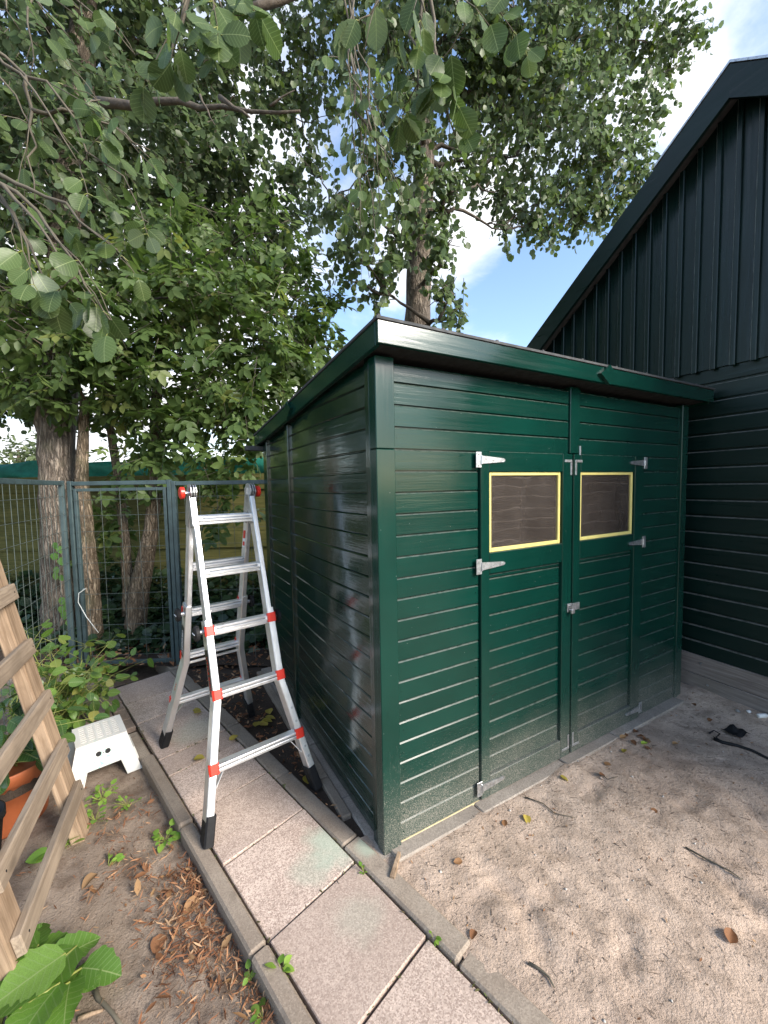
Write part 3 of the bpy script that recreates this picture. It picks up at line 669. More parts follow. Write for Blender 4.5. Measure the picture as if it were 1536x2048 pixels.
# ------------------------------------------------------------------ folding ladder
LA = math.atan2(.66056, .75077) - .045
lad = thing('folding_ladder', 'open aluminium telescoping step ladder with red clamps beside the shed', 'ladder', (-.8995, 2.2773, 0), LA)
LH = 1.575
def lp(u, v0, z): return Vector((u, v0 * (1 - z / LH), z))
def text_mesh(name, s, size, mat, parent, M, label=None):
    c = bpy.data.curves.new(name, 'FONT'); c.body = s; c.size = size; c.align_x = 'CENTER'; c.align_y = 'CENTER'; c.extrude = .0004
    to = bpy.data.objects.new(name, c); COL.objects.link(to); dg = bpy.context.evaluated_depsgraph_get()
    me = bpy.data.meshes.new_from_object(to.evaluated_get(dg)); bpy.data.objects.remove(to); me.materials.clear(); me.materials.append(mat)
    o = link(name, me, parent); o.matrix_local = M; return o
for fr_, v0 in ((1, -.47), (-1, .47)):        # local y: front (towards the camera) is -y
    n_out = Vector((0, fr_ * -1, abs(v0) / LH)).normalized()
    for sg in (-1, 1):
        MB().beam([lp(sg * .158, v0, z) for z in (1.545, 1.2, .80)], (1, 0, 0), .026, .062).build('inner_rail', M_ALU, lad)
        pts = [(.158 + .0, .935), (.160, .60), (.162, .56), (.170, .525), (.215, .30), (.262, .07)]
        rail = MB().beam([lp(sg * (u + .004), v0 * 1.0, z) for u, z in pts], (1, 0, 0), .036, .070, .004).build('outer_rail', M_ALU, lad)
        a, b = lp(sg * .252, v0, .115), lp(sg * .279, v0, -.001 + (.004 if fr_ > 0 else .0))
        MB().beam([a, b], (1, 0, 0), .044, .080, .007).build('rubber_foot', M_BLK, lad)
        for z in (.42, .35, .22, .17):
            uu = .170 + (.525 - z) * .206 + .004
            MB().disc(lp(sg * uu, v0, z) + n_out * .0352, n_out, .006, .002, 8).build('rivet', M_GALV, rail)
        # hinge plates
        hc = Vector((sg * .158, 0, LH))
    for i, z in enumerate((1.435, 1.165, .885)):
        c = lp(0, v0, z)
        for dz, dep, hh in ((.014, .044, .013), (-.001, .056, .014), (-.017, .048, .016)):
            MB().box(-.1445, .1445, -dep / 2, dep / 2, dz - hh / 2, dz + hh / 2, .003, f=lambda x, yy, zz: tuple(c + Vector((x, yy, zz)))).build('rung', M_ALU, lad)
        for sg in (-1, 1): MB().disc(c + Vector((sg * .136, 0, 0)) + n_out * .027, n_out, .009, .003, 10).build('rivet', M_GALV, lad)
    for i, z in enumerate((.593, .290)):
        hw = .150 if i == 0 else .206
        for dz, dep, hh in ((.009, .045, .014), (-.009, .055, .017)):
            c = lp(0, v0, z) + n_out * .012
            MB().box(-hw, hw, -dep / 2, dep / 2, dz - hh / 2, dz + hh / 2, .003, f=lambda x, yy, zz: tuple(c + Vector((x, yy, zz)))).build('rung', M_ALU, lad)
    for i, z in enumerate((.885, .593, .290)):
        hw = (.162, .164, .219)[i]
        for sg in (-1, 1):
            c = lp(sg * (hw), v0, z) + n_out * .030
            t_ = (lp(0, v0, 1) - lp(0, v0, 0)).normalized()
            MB().beam([c - t_ * .024, c - t_ * .02, c + t_ * .02, c + t_ * .024], (1, 0, 0), .046, .028, .007).build('clamp', M_RED, lad)
    # locking knobs
    for sg in (-1, 1):
        c = lp(sg * .180, v0, .885) + n_out * (-.01)
        k = MB().tube([c, c + Vector((sg * .012, 0, 0)), c + Vector((sg * .03, 0, 0))], [.012, .012, .012], 12).build('lock_knob', M_ALUD, lad)
        MB().tube([c + Vector((sg * .022, 0, 0)), c + Vector((sg * .026, 0, 0)), c + Vector((sg * .040, 0, 0)), c + Vector((sg * .046, 0, 0))], [.032, .038, .038, .030], 18).build('knob_cap', M_BLK, k)
        MB().box(.0, .003, -.022, .022, -.003, .003, .001, f=lambda x, yy, zz: tuple(c + Vector((sg * (.0462 + x), yy, zz)))).build('knob_mark', M_TAPE, k)
        # foot brace
        a = lp(sg * .165, v0, .275); b = lp(sg * .236, v0, .175)
        MB().beam([a, b], (0, 1, 0), .02, .004, .001).build('foot_brace', M_ALU, lad)
    # stiffener bar under the fourth rung on the back
    if fr_ < 0: MB().beam([lp(-.156, v0, .545), lp(.156, v0, .545)], (0, 1, 0), .012, .014, .003).build('stiffener_bar', M_ALU, lad)
for sg in (-1, 1):
    hp = None
    for off in (-.012, .002, .013):
        x = sg * .158 + off
        V = []; n = 20
        pts = [(.046 * math.cos(2 * math.pi * i / n), .046 * math.sin(2 * math.pi * i / n)) for i in range(n)]
        mb = MB()
        for xx in (x, x + .005): V += [(xx, a, LH + b + .006) for a, b in pts]
        F = [tuple(range(n))[::-1], tuple(range(n, 2 * n))] + [(i, (i + 1) % n, n + (i + 1) % n, n + i) for i in range(n)]
        mb.add(V, F); o = mb.build('hinge_plate', M_ALUD if off else M_BLK, lad)
        hp = hp or o
    for v0 in (-.47, .47):
        for q in (-.0165, .0125):
            a = [lp(sg * .158 + q, v0, 1.555), lp(sg * .158 + q, v0, 1.40)]
            MB().beam(a, (1, 0, 0), .004, .056, .0015).build('hinge_arm', M_ALUD, lad)
        for z, dy in ((1.50, .012), (1.465, -.012), (1.43, .012), (1.41, -.014)):
            MB().disc(lp(sg * .158 + sg * .0145, v0, z) + Vector((0, dy, 0)), (sg, 0, 0), .006, .004, 8).build('rivet', M_GALV, hp)
    MB().tube([(sg * .158, 0, LH + .004), (sg * .205, 0, LH + .004)], .0075, 10).build('hinge_pin', M_ALU, lad)
    MB().tube([(sg * .192, 0, LH + .004), (sg * .195, 0, LH + .004), (sg * .212, 0, LH + .004), (sg * .216, 0, LH + .004)], [.026, .032, .032, .025], 20).build('hinge_knob', M_RED, lad)
    MB().box(sg * .158 + .0, sg * .158 + sg * -.026, -.012, .012, LH - .012, LH + .026, 0).build('hinge_block', M_ALUD, lad) if sg < 0 else MB().box(sg * .158 - .026, sg * .158, -.012, .012, LH - .012, LH + .026, 0).build('hinge_block', M_ALUD, lad)
# stickers with lettering on the left-hand faces (front and back rails), and a small warning label
def sidesticker(v0, z0, z1, txt, mat_bg, mat_tx, size, u=-.1835):
    zc_ = (z0 + z1) / 2
    c = lp(0, v0, zc_); t_ = (lp(0, v0, z1) - lp(0, v0, z0)); ln = t_.length; t_.normalize()
    b0, b1 = lp(0, v0, z0), lp(0, v0, z1)
    def uz(z): return (-(.160 + .004 + .018) - max(0, .56 - z) * .206 * (1 if z < .545 else .5)) - .0008
    yv = Vector((-1, 0, 0)).cross(t_).normalized()
    V = []
    for z in (z0, (z0 + z1) / 2, z1):
        p_ = lp(uz(z), v0, z)
        for s_ in (-.024, .024): V.append(p_ + yv * s_)
    k = MB().add(V, [(0, 1, 3, 2), (2, 3, 5, 4)]).build('sticker', mat_bg, lad)
    if txt:
        p_ = lp(uz(zc_) - .0012, v0, zc_); tt_ = (lp(uz(z1), v0, z1) - lp(uz(z0), v0, z0)).normalized()
        X = -tt_; Z = Vector((-1, 0, 0)); Z = (Z - X * Z.dot(X)).normalized(); Y = Z.cross(X)
        Mx = Matrix((X, Y, Z)).transposed().to_4x4(); Mx.translation = p_
        text_mesh('lettering', txt, size, mat_tx, k, Mx)
    return k
sidesticker(-.47, .56, .80, 'LITTLE GIANT', M_BLKS, M_RED, .030)
sidesticker(-.47, .30, .535, 'VELOCITY', M_ALU, M_TAPE, .044)
sidesticker(.47, .60, .80, 'VELOCITY', M_BLKS, M_TAPE, .036)
sidesticker(.47, .36, .55, 'LITTLE GIANT', M_BLKS, M_RED, .026)
c = lp(.158 - .0135, .47, 1.30)
MB().box(-.0004, 0, -.02, .02, -.055, .055, 0, f=lambda x, yy, zz: tuple(c + Vector((x - .0004, yy + -zz * .298, zz)))).build('warning_label', M_TAPE, lad)
MB().box(-.0004, 0, -.017, .017, .0, .048, 0, f=lambda x, yy, zz: tuple(c + Vector((x - .0012, yy + -zz * .298, zz)))).build('warning_label', M_RED, lad)
MB().box(-.0004, 0, -.014, .014, -.045, -.02, 0, f=lambda x, yy, zz: tuple(c + Vector((x - .0012, yy + -zz * .298, zz)))).build('warning_label', M_RED, lad)

# ------------------------------------------------------------------ plastic step stool
mt, tt, pb, po = newmat('paint_splashed_white_plastic'); g = G(tt); v = g.objco(False)
sp1 = g.rng(g.noise(g.sc(v, (1, 1, 1)), 42, 4, .7, .8), .60, .68, 0, .55)
dd = g.n('VectorMath', operation='DISTANCE'); g.set(dd.inputs[0], v); dd.inputs[1].default_value = (-.03, -.15, .14)
sp2 = g.math('MULTIPLY', g.rng(g.noise(g.sc(v, (40, 40, 40)), 1.0, 5, .75, 1.2), .50, .60), g.rng(dd.outputs['Value'], .03, .13, .8, 0))
c_ = g.mix(sp1, (.60, .59, .55), (.46, .46, .43)); c_ = g.mix(sp2, c_, (.10, .42, .36))
tt.links.new(c_, pb.inputs['Base Color']); pb.inputs['Roughness'].default_value = .4; M_STOOL = mt
stool = thing('step_stool', 'low white plastic step stool with green paint splashes and slotted top', 'stool', (-1.722, 2.352, -.052), math.atan2(.66, .75))
HS, TB, TT = .225, .178, .121      # height, half base, half top
def hw(z): return TB + (TT - TB) * z / HS
for k in range(4):
    ang = k * math.pi / 2; ca, sa = round(math.cos(ang)), round(math.sin(ang))
    arch = [(-1, 0), (-.58, 0), (-.50, .085), (.50, .085), (.58, 0), (1, 0), (1, 1), (-1, 1)]
    def pt(a, z, inset):
        x = a * (hw(z) - inset); y_ = -(hw(z) - inset); return (x * ca - y_ * sa, x * sa + y_ * ca, z)
    ring = [(-1, 0), (-.60, 0), (-.52, .085), (.52, .085), (.60, 0), (1, 0), (1, HS), (-1, HS)]
    V = [pt(a, z, 0) for a, z in ring] + [pt(a, z, .004) for a, z in ring]
    F = [(0, 1, 2, 7), (2, 3, 6, 7), (3, 4, 5, 6)]; F += [tuple(8 + i for i in q[::-1]) for q in F]
    F += [(i, 8 + i, 8 + (i + 1) % 8, (i + 1) % 8) for i in range(8)]
    sd_ = MB().add(V, F).build('side_panel', M_STOOL, stool)
    lip = [(-1.03, .0), (-.59, .0), (-.51, .090), (.51, .090), (.59, .0), (1.03, .0)]
    MB().tube([pt(a, max(z, .004), -.004) for a, z in lip], .0045, 6).build('rim', M_STOOL, sd_)
    if k == 0:
        for hx in (-.022, .022):
            nn = Vector((0, -1, (TB - TT) / HS)).normalized(); p_ = Vector(pt(hx / hw(.158), .158, 0))
            MB().disc(p_ - nn * .001, nn, .0135, .0014, 18).build('hole', M_BLK, sd_)
        p_ = Vector(pt(0, .158, 0)); MB().disc(p_, nn, .003, .0012, 8).build('hole', M_BLK, sd_)
# slotted top: real openings
NX, NY = 5, 8
xs = [-TT - .001]; ys = [-TT - .001]
for i in range(NX): c0 = -TT + .022 + (2 * TT - .044) * (i + .5) / NX; xs += [c0 - .0145, c0 + .0145]
for j in range(NY): c0 = -TT + .022 + (2 * TT - .044) * (j + .5) / NY; ys += [c0 - .0060, c0 + .0060]
xs.append(TT + .001); ys.append(TT + .001)
mb = MB()
for i in range(len(xs) - 1):
    for j in range(len(ys) - 1):
        if i % 2 and j % 2: continue
        mb.box(xs[i], xs[i + 1], ys[j], ys[j + 1], HS - .004, HS + .001)
tp_ = mb.build('top', M_STOOL, stool)
for i in range(0, len(xs) - 1, 2): MB().box((xs[i] + xs[i + 1]) / 2 - .0015, (xs[i] + xs[i + 1]) / 2 + .0015, -TT + .006, TT - .006, HS - .04, HS - .0045).build('slot_shade_rib', M_STOOL, tp_)  # unseen ribs added under the top to darken the slots
for j in range(0, len(ys) - 1, 2): MB().box(-TT + .006, TT - .006, (ys[j] + ys[j + 1]) / 2 - .0015, (ys[j] + ys[j + 1]) / 2 + .0015, HS - .041, HS - .0047).build('slot_shade_rib', M_STOOL, tp_)

# ------------------------------------------------------------------ leaning wooden trellis
R1 = Vector((-1.462, 1.885, -.06)); R2 = Vector((-1.165, 1.247, -.06)); tb = (R1 - R2).normalized(); LEAN = .194
tn = Vector((-tb.y, tb.x, 0)); upv = (Vector((0, 0, 1)) + tn * LEAN).normalized(); nrm = tb.cross(upv).normalized()
if nrm.dot(Vector((1, 0, 0))) < 0: nrm = -nrm
trel = thing('wooden_trellis', 'weathered timber frame of two leaning posts and slats by the pot', 'trellis', (R1 + R2) / 2)
TM = Matrix((tb, nrm, upv)).transposed().to_4x4()      # local: x along base, y out to path, z up the lean
hb = (R1 - R2).length / 2
def tpart(mb, name, mat, parent=trel):
    o = mb.build(name, mat, parent)
    if parent is trel: o.matrix_local = TM
    return o
for xx, hh in ((hb - .01, 1.62), (-hb, 1.5)):
    tpart(MB().box(xx - .060, xx + .060, -.055, 0, -.05, hh, .005), 'post', M_WTAN)
for i, z in enumerate((.235, .465, .715, .975, 1.235, 1.49)):
    tpart(MB().box(-hb - .045, hb + .022 - .010 * (i % 2), .0005, .030, z - .036, z + .036, .004), 'slat', M_WGREY)
    for xx in (-hb, hb - .01): tpart(MB().disc((xx, .0305, z), (0, 1, 0), .004, .001, 6), 'screw', M_BLK)

# ------------------------------------------------------------------ pots
pot = thing('terracotta_pot', 'round terracotta plastic pot behind the wooden trellis', 'pot', (-1.93, 1.98, -.06), me=None)
MB().lathe([(.0, .005), (.145, 0), (.150, .01), (.185, .255), (.205, .262), (.213, .32), (.209, .326), (.193, .32), (.185, .28), (.0, .28)], 36).build('body', M_TERRA, pot, True)
MB().lathe([(.0, .276), (.184, .27), (.184, .2)], 24).build('compost', M_WOODSOIL, pot)
dp = thing('dark_pot', 'dark grey plastic pot at the left edge beside the terracotta pot', 'pot', (-1.78, 1.66, -.06))
MB().lathe([(.0, .002), (.07, 0), (.095, .24), (.105, .245), (.105, .275), (.098, .275), (.09, .23), (0, .23)], 28).build('body', M_BLK, dp, True)

# ------------------------------------------------------------------ wire mesh fence
def wire_fence(name, label, A, B, H, nx, nz_, gate=False, toprail=True, z0=.03):
    A = Vector(A); B = Vector(B); d = (B - A); ln = d.length; ang = math.atan2(d.y, d.x)
    f = thing(name, label, 'fence' if not gate else 'gate', A, ang)
    pw = .034
    MB().box(0, pw, -.02, .02, -.2, H, .003).build('post', M_FENCE, f); MB().box(ln - pw, ln, -.02, .02, -.2, H, .003).build('post', M_FENCE, f)
    MB().box(pw + .001, ln - pw - .001, -.016, .016, H - .04, H - .004, .003).build('top_rail', M_FENCE, f)
    if gate:
        a, b = pw + .012, ln - pw - .012; hh = H - .065
        MB().box(a, a + .027, -.015, .015, .05, hh, .003).build('frame_post', M_FENCE, f); MB().box(b - .027, b, -.015, .015, .05, hh, .003).build('frame_post', M_FENCE, f)
        MB().box(a + .0275, b - .0275, -.0145, .0145, hh - .027, hh, .003).build('frame_rail', M_FENCE, f); MB().box(a + .0275, b - .0275, -.0145, .0145, .05, .08, .003).build('frame_rail', M_FENCE, f)
    else: a, b, hh = pw, ln - pw, H - .04
    vw = MB().tube([(0, -.019, .05), (0, -.019, hh)], .0019, 5).mesh('wire', M_WIRE); hw_ = MB().tube([(a, 0, 0), (b, 0, 0)], .0018, 5).mesh('wire', M_WIRE)
    for i in range(nx): link('wire', vw, f, loc=(a + (b - a) * (i + .5) / nx, 0, 0), rot=(0, R(random.uniform(-.3, .3)), 0))
    for j in range(nz_): link('wire', hw_, f, loc=(0, -.024, .07 + (hh - .1) * (j + .5) / nz_), rot=(0, R(random.uniform(-.25, .25)), 0))
    return f
F1 = Vector((-2.735, 3.56, 0)); F2 = Vector((-1.86, 3.60, 0))
gate = wire_fence('mesh_gate', 'grey green wire mesh gate with tube frame at the path end', F1, F2, 1.685, 5, 11, True)
wire_fence('mesh_fence', 'wire mesh fence panel between the gate and the back of the shed', F2 + Vector((.004, .0, 0)), (-.80, 3.66, 0), 1.672, 7, 11)
wire_fence('mesh_fence', 'wire mesh fence panel running toward the camera in front of the trunk', (-2.06, 1.9, 0), F1 + Vector((-.03, -.03, 0)), 1.69, 17, 11)
st_ = thing('tied_cord', 'pale cord tied to the gate post and trailing down', 'cord', F1 + Vector((.09, -.03, .72)), me=MB().tube([(0, 0, .02), (.03, -.005, .03), (-.03, -.01, -.01), (-.04, -.012, -.09), (.03, -.02, -.22), (.13, -.025, -.36)], .0035, 6).mesh('cord', M_STR, True))

# plank fence behind the trees
pf = thing('plank_fence', 'mossy olive horizontal plank fence behind the trees', 'fence', (-8.6, 5.55, .0), .0)
plm = [MB().box(0, 2.0, -.012, .012, 0, .212, .004).mesh('plank', M_PLANK) for _ in range(3)]
for i in range(6):
    for j in range(9): link('plank', random.choice(plm), pf, loc=(i * 2.02, (.028 if j % 2 else 0) + random.uniform(-.002, .002), .0 + j * .198 + random.uniform(-.006, .006)))
    MB().box(i * 2.02 - .045, i * 2.02 + .045, .045, .12, -.3, 1.86, .004).build('post', M_PLANK, pf)
M_NET = simple('green_netting', (.02, .22, .17), .6, 0, .25, 12, bump=.4, bscale=90)
n = 60; V = []
for i in range(n + 1):
    x = i / n * 11.5
    for j in range(5): V.append((x, .02 + .05 * math.sin(x * 3 + j), 1.80 + j * .06 + .025 * math.sin(x * 2.1) + .02 * math.sin(x * 6 + j)))
F = [(i * 5 + j, (i + 1) * 5 + j, (i + 1) * 5 + j + 1, i * 5 + j + 1) for i in range(n) for j in range(4)]
nt_ = thing('shade_netting', 'teal green netting stretched above the plank fence', 'netting', (-8.6, 5.75, -.04), me=pmesh('netting', V, F, M_NET, True))
md = nt_.modifiers.new('thick', 'SOLIDIFY'); md.thickness = .004

# ------------------------------------------------------------------ vegetation helpers
T_ALD = (np.array([(0, 0, 0), (.25, .40, .04), (.68, .43, .05), (1, 0, -.05), (.68, -.43, .05), (.25, -.40, .04), (.5, 0, -.03)]), [(0, 6, 2, 1), (6, 3, 2), (0, 5, 4, 6), (6, 4, 3)])
T_LAN = (np.array([(0, 0, 0), (.35, .21, .03), (.7, .17, .02), (1, 0, -.06), (.7, -.17, .02), (.35, -.21, .03)]), [(0, 3, 2, 1), (0, 5, 4, 3)])
def compound():
    V = []; F = []
    for (x, ang, s) in ((.55, 0, .5), (.5, 58, .44), (.5, -58, .44), (.18, 62, .38), (.18, -62, .38)):
        b = len(V); c_, s_ = math.cos(R(ang)), math.sin(R(ang)); dz = random.uniform(-.06, .06)
        for p_ in T_LAN[0]:
            q = p_ * s; V.append((x + q[0] * c_ - q[1] * 1.25 * s_, q[0] * s_ + q[1] * 1.25 * c_, q[2] - abs(q[0]) * .15 + dz * q[0]))
        F += [tuple(b + i for i in f) for f in T_LAN[1]]
    return np.array(V), F
T_ELD = compound()
def norm(a): return a / (np.linalg.norm(a, axis=-1, keepdims=True) + 1e-9)
def leaves(name, P, Dr, Nr, S, mat, T, rnd=None):
    Tv, Tf = T; n = len(P); Dr = norm(Dr); Nr = norm(Nr - Dr * (Nr * Dr).sum(1, keepdims=True)); B = np.cross(Nr, Dr)
    V = P[:, None] + S[:, None, None] * (Tv[None, :, 0:1] * Dr[:, None] + Tv[None, :, 1:2] * B[:, None] + Tv[None, :, 2:3] * Nr[:, None])
    m_ = len(Tv); fl = [i for f in Tf for i in f]; lens = [len(f) for f in Tf]
    loops = (np.arange(n)[:, None] * m_ + np.array(fl)[None]).ravel()
    st0 = np.concatenate([[0], np.cumsum(lens)[:-1]]); starts = (np.arange(n)[:, None] * len(fl) + st0[None]).ravel()
    rnd = rng.random(n) if rnd is None else rnd
    return fastmesh(name, V.reshape(-1, 3), loops, starts, mat, np.repeat(rnd, m_))
def tubes(name, A, B, r0, r1, mat):
    """many thin 3-sided tapered twigs"""
    n = len(A); t_ = norm(B - A); o_ = norm(np.cross(t_, rng.normal(size=(n, 3)))); q = np.cross(t_, o_)
    V = []
    for P, r in ((A, r0), (B, r1)):
        for k in range(3):
            a = 2 * math.pi * k / 3; V.append(P + (o_ * math.cos(a) + q * math.sin(a)) * r[:, None])
    V = np.stack(V, 1).reshape(-1, 3)
    fl = np.array([0, 1, 4, 3, 1, 2, 5, 4, 2, 0, 3, 5]); loops = (np.arange(n)[:, None] * 6 + fl[None]).ravel()
    starts = (np.arange(n)[:, None] * 12 + np.array([0, 4, 8])[None]).ravel()
    return fastmesh(name, V, loops, starts, mat)
def limb(mb, A, B, r0, r1, sag=.1, n=7, wob=.05, k=8):
    A = Vector(A); B = Vector(B); pts = []; ln = (B - A).length
    for i in range(n + 1):
        f = i / n; p_ = A.lerp(B, f); p_.z += sag * ln * math.sin(f * math.pi)
        if 0 < i < n: p_ += Vector((random.uniform(-1, 1), random.uniform(-1, 1), random.uniform(-1, 1))) * wob * ln
        pts.append(p_)
    mb.tube(pts, [r0 + (r1 - r0) * (i / n) ** .8 for i in range(n + 1)], k); return pts
def foliage(tree, clumps, mat, T, size, per=10, tw_len=.34, droop=.5, dens=3.0, flat=.8, area=.55, up=.6):
    """clumps: (centre, radius m) -> leafy twigs filling each clump's volume"""
    Ps, Ds, Ns, Ss, TA, TB_ = [], [], [], [], [], []
    for c, r in clumps:
        nl = max(20, int(dens * math.pi * r * r / (area * size * size))); ntw = max(3, nl // per)
        u = norm(rng.normal(size=(ntw, 3))); rad = r * rng.random(ntw) ** (1 / 2.4)
        ctr = np.array(c) + u * rad[:, None] * np.array([1, 1, flat])
        d = norm(u * .8 + rng.normal(size=(ntw, 3)) * .6 + np.array([0, 0, -droop])); L_ = tw_len * rng.uniform(.6, 1.2, ntw)
        a = ctr - d * L_[:, None] * .5; b = a + d * L_[:, None] + np.array([0, 0, -1]) * (L_ * droop * .25)[:, None]
        TA.append(a); TB_.append(b)
        f = (np.arange(per) + .6) / per
        p_ = a[:, None] + (b - a)[:, None] * f[None, :, None] + rng.normal(size=(ntw, per, 3)) * .012
        sd_ = norm(np.cross(d, np.array([0, 0, 1.]) + .01)); sgn = np.where(np.arange(per) % 2, 1, -1)
        ld = d[:, None] * .55 + sd_[:, None] * sgn[None, :, None] * .8 + rng.normal(size=(ntw, per, 3)) * .4 + np.array([0, 0, -droop * .8])
        ln_ = np.array([0, 0, up]) + rng.normal(size=(ntw, per, 3)) * .55 + u[:, None] * .35
        Ps.append(p_.reshape(-1, 3)); Ds.append(ld.reshape(-1, 3)); Ns.append(ln_.reshape(-1, 3)); Ss.append(size * rng.uniform(.6, 1.2, ntw * per))
    P = np.concatenate(Ps); me = leaves('crown', P, np.concatenate(Ds), np.concatenate(Ns), np.concatenate(Ss), mat, T)
    link('crown', me, tree, kind='stuff')
    A = np.concatenate(TA); B = np.concatenate(TB_)
    link('twigs', tubes('twigs', A, B, np.full(len(A), .004), np.full(len(A), .0015), M_TWIG), tree, kind='stuff')
    return len(P)
def pxclumps(lst): return [(tuple(at(x, y, d)), r / FPX * d) for x, y, r, d in lst]
def branchwork(tree, trunkpts, clumps, r, mat, every=1):
    mb = MB(); net = [(p_, 1.0) for p_ in trunkpts]; ax = trunkpts[len(trunkpts) // 2]
    for c, rr in sorted(clumps[::every], key=lambda k: min((Vector(k[0]) - p_).length for p_ in trunkpts)):
        c = Vector(c)
        if c.z < 2.75 or c.x < -4.6: continue
        cand = [q for q in net if q[0].z < c.z + .15] or net[:3]
        p_, k = min(cand, key=lambda q: (q[0] - c).length + random.uniform(0, .15) + .25 * (q[1] < .35))
        pts = limb(mb, p_, c, max(.010, r * k * .75), .007, .07, 7, .045, 7); net += [(q, k * .62) for q in pts[2:]]
        for _ in range(3):
            e = c + Vector((random.gauss(0, 1), random.gauss(0, 1), random.gauss(-.2, .8))).normalized() * rr * .85; limb(mb, pts[5], e, .008, .003, .05, 5, .06, 5)
    mb.build('branches', mat, tree, True, kind='stuff')
def trunk(tree, pts, rads, mat, n=20, seg=6, rough=.05):
    mb = MB(); P = []; RR = []
    for i in range(len(pts) - 1):
        for k in range(seg): f = k / seg; P.append(Vector(pts[i]).lerp(Vector(pts[i + 1]), f)); RR.append(rads[i] + (rads[i + 1] - rads[i]) * f)
    P.append(Vector(pts[-1])); RR.append(rads[-1]); mb.tube(P, RR, n)
    mb.V = [tuple(Vector(v) + (Vector(v) - P[i // n]) * rough * MN.noise(Vector(v) * 7) * 2) for i, v in enumerate(mb.V)]
    mb.build('trunk', mat, tree, True); return P

# ------------------------------------------------------------------ trees
M_LIMB = simple('branch_bark', (.085, .068, .05), .9, 0, .35, 18, bump=.8, bscale=45, bd=.01)
# big alder behind the fence on the left
ta = thing('alder_tree', 'thick barked alder trunk behind the mesh fence on the left', 'tree', (0, 0, 0))
tp = trunk(ta, [at(120, 1330, 4.25), at(122, 1200, 4.2), at(118, 1000, 4.2), at(113, 850, 4.25), at(120, 600, 4.35), at(150, 300, 4.6), at(170, 20, 4.9), at(200, -500, 5.3)], [.19, .16, .155, .168, .15, .14, .12, .06], M_BARK, 24, 7, .09)
CA = pxclumps([(40, 40, 150, 4.6), (190, 60, 150, 5.0), (330, 110, 150, 5.4), (470, 190, 110, 5.6), (100, 230, 150, 4.3), (260, 270, 150, 4.8), (410, 320, 120, 5.4), (60, 400, 140, 4.2), (210, 430, 130, 4.6), (520, 380, 90, 5.8), (-60, 200, 160, 4.4), (-80, 480, 160, 4.4), (560, 470, 90, 6.2),
    (340, 440, 120, 5.6), (-60, 750, 130, 5.0), (20, 600, 130, 5.2), (60, -160, 190, 4.8), (300, -180, 190, 5.2), (480, -60, 90, 5.6), (30, 800, 60, 5.4), (200, 820, 60, 5.6), (130, 330, 160, 6.2), (300, 200, 160, 6.6), (450, 480, 120, 6.4)])
CA += [((-5.4, 4.4, 3.1), 1.2), ((-6.4, 3.9, 4.6), 1.5), ((-5.0, 3.6, 4.8), 1.2), ((-6.9, 3.0, 3.1), 1.4), ((-6.2, 4.7, 2.3), .9), ((-7.4, 2.5, 2.5), 1.2), ((-5.2, 3.3, 3.0), .9)]
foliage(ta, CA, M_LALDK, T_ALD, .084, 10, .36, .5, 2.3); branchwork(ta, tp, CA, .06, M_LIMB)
# elder with several stems behind the gate
te = thing('elder_shrub', 'large elder with pinnate leaves and pale stems behind the gate', 'tree', (0, 0, 0))
ep = trunk(te, [at(268, 1290, 4.2), at(278, 1180, 4.2), at(300, 1080, 4.2), at(312, 960, 4.25), at(310, 820, 4.3), at(330, 640, 4.5)], [.105, .095, .075, .06, .05, .03], M_BARK2, 12, 5, .12)
ep += trunk(te, [at(262, 1230, 4.24), at(252, 1120, 4.3), at(240, 980, 4.35), at(215, 820, 4.4), at(200, 600, 4.5)], [.08, .05, .042, .035, .02], M_BARK2, 10, 4, .1)
ep += trunk(te, [at(190, 1310, 4.0), at(180, 1150, 4.0), at(163, 960, 4.05), at(170, 800, 4.1)], [.09, .075, .06, .04], M_BARK2, 12, 5, .08)
CE = pxclumps([(90, 660, 110, 4.7), (60, 770, 80, 4.7), (230, 570, 130, 4.5), (380, 530, 130, 4.6), (500, 490, 110, 4.9), (590, 560, 85, 5.1), (615, 640, 60, 5.1), (520, 630, 105, 4.7), (400, 670, 115, 4.3), (280, 690, 110, 4.2), (185, 750, 85, 4.1), (350, 780, 105, 4.1), (470, 760, 95, 4.3), (570, 730, 70, 4.7),
    (430, 870, 65, 4.1), (480, 925, 42, 4.0), (330, 860, 60, 4.3), (240, 820, 50, 4.4), (630, 700, 42, 5.2), (660, 610, 36, 5.2), (470, 830, 60, 4.2), (250, 960, 45, 4.3), (440, 1020, 45, 4.0), (230, 1060, 55, 4.35), (205, 1010, 35, 4.3), (510, 860, 36, 4.1), (420, 960, 35, 4.05), (110, 690, 95, 3.85), (60, 620, 90, 3.9), (150, 620, 90, 3.9), (40, 720, 80, 3.9), (110, 770, 55, 3.85), (200, 660, 80, 4.0), (300, 600, 100, 4.1), (420, 600, 100, 4.2), (540, 700, 70, 4.4), (400, 800, 70, 4.0), (280, 790, 70, 4.0), (540, 800, 45, 4.4), (260, 880, 40, 4.1), (350, 920, 40, 4.1), (480, 890, 55, 3.95), (500, 810, 55, 4.1), (400, 930, 45, 3.95), (440, 950, 40, 3.9), (350, 850, 60, 3.95), (300, 920, 36, 4.0), (520, 780, 60, 4.3), (600, 690, 60, 4.7), (640, 660, 45, 5.0)])
foliage(te, CE, M_LELD, T_ELD, .235, 5, .36, .45, 3.4, area=.42, up=.75); branchwork(te, ep, CE, .022, M_LIMB)
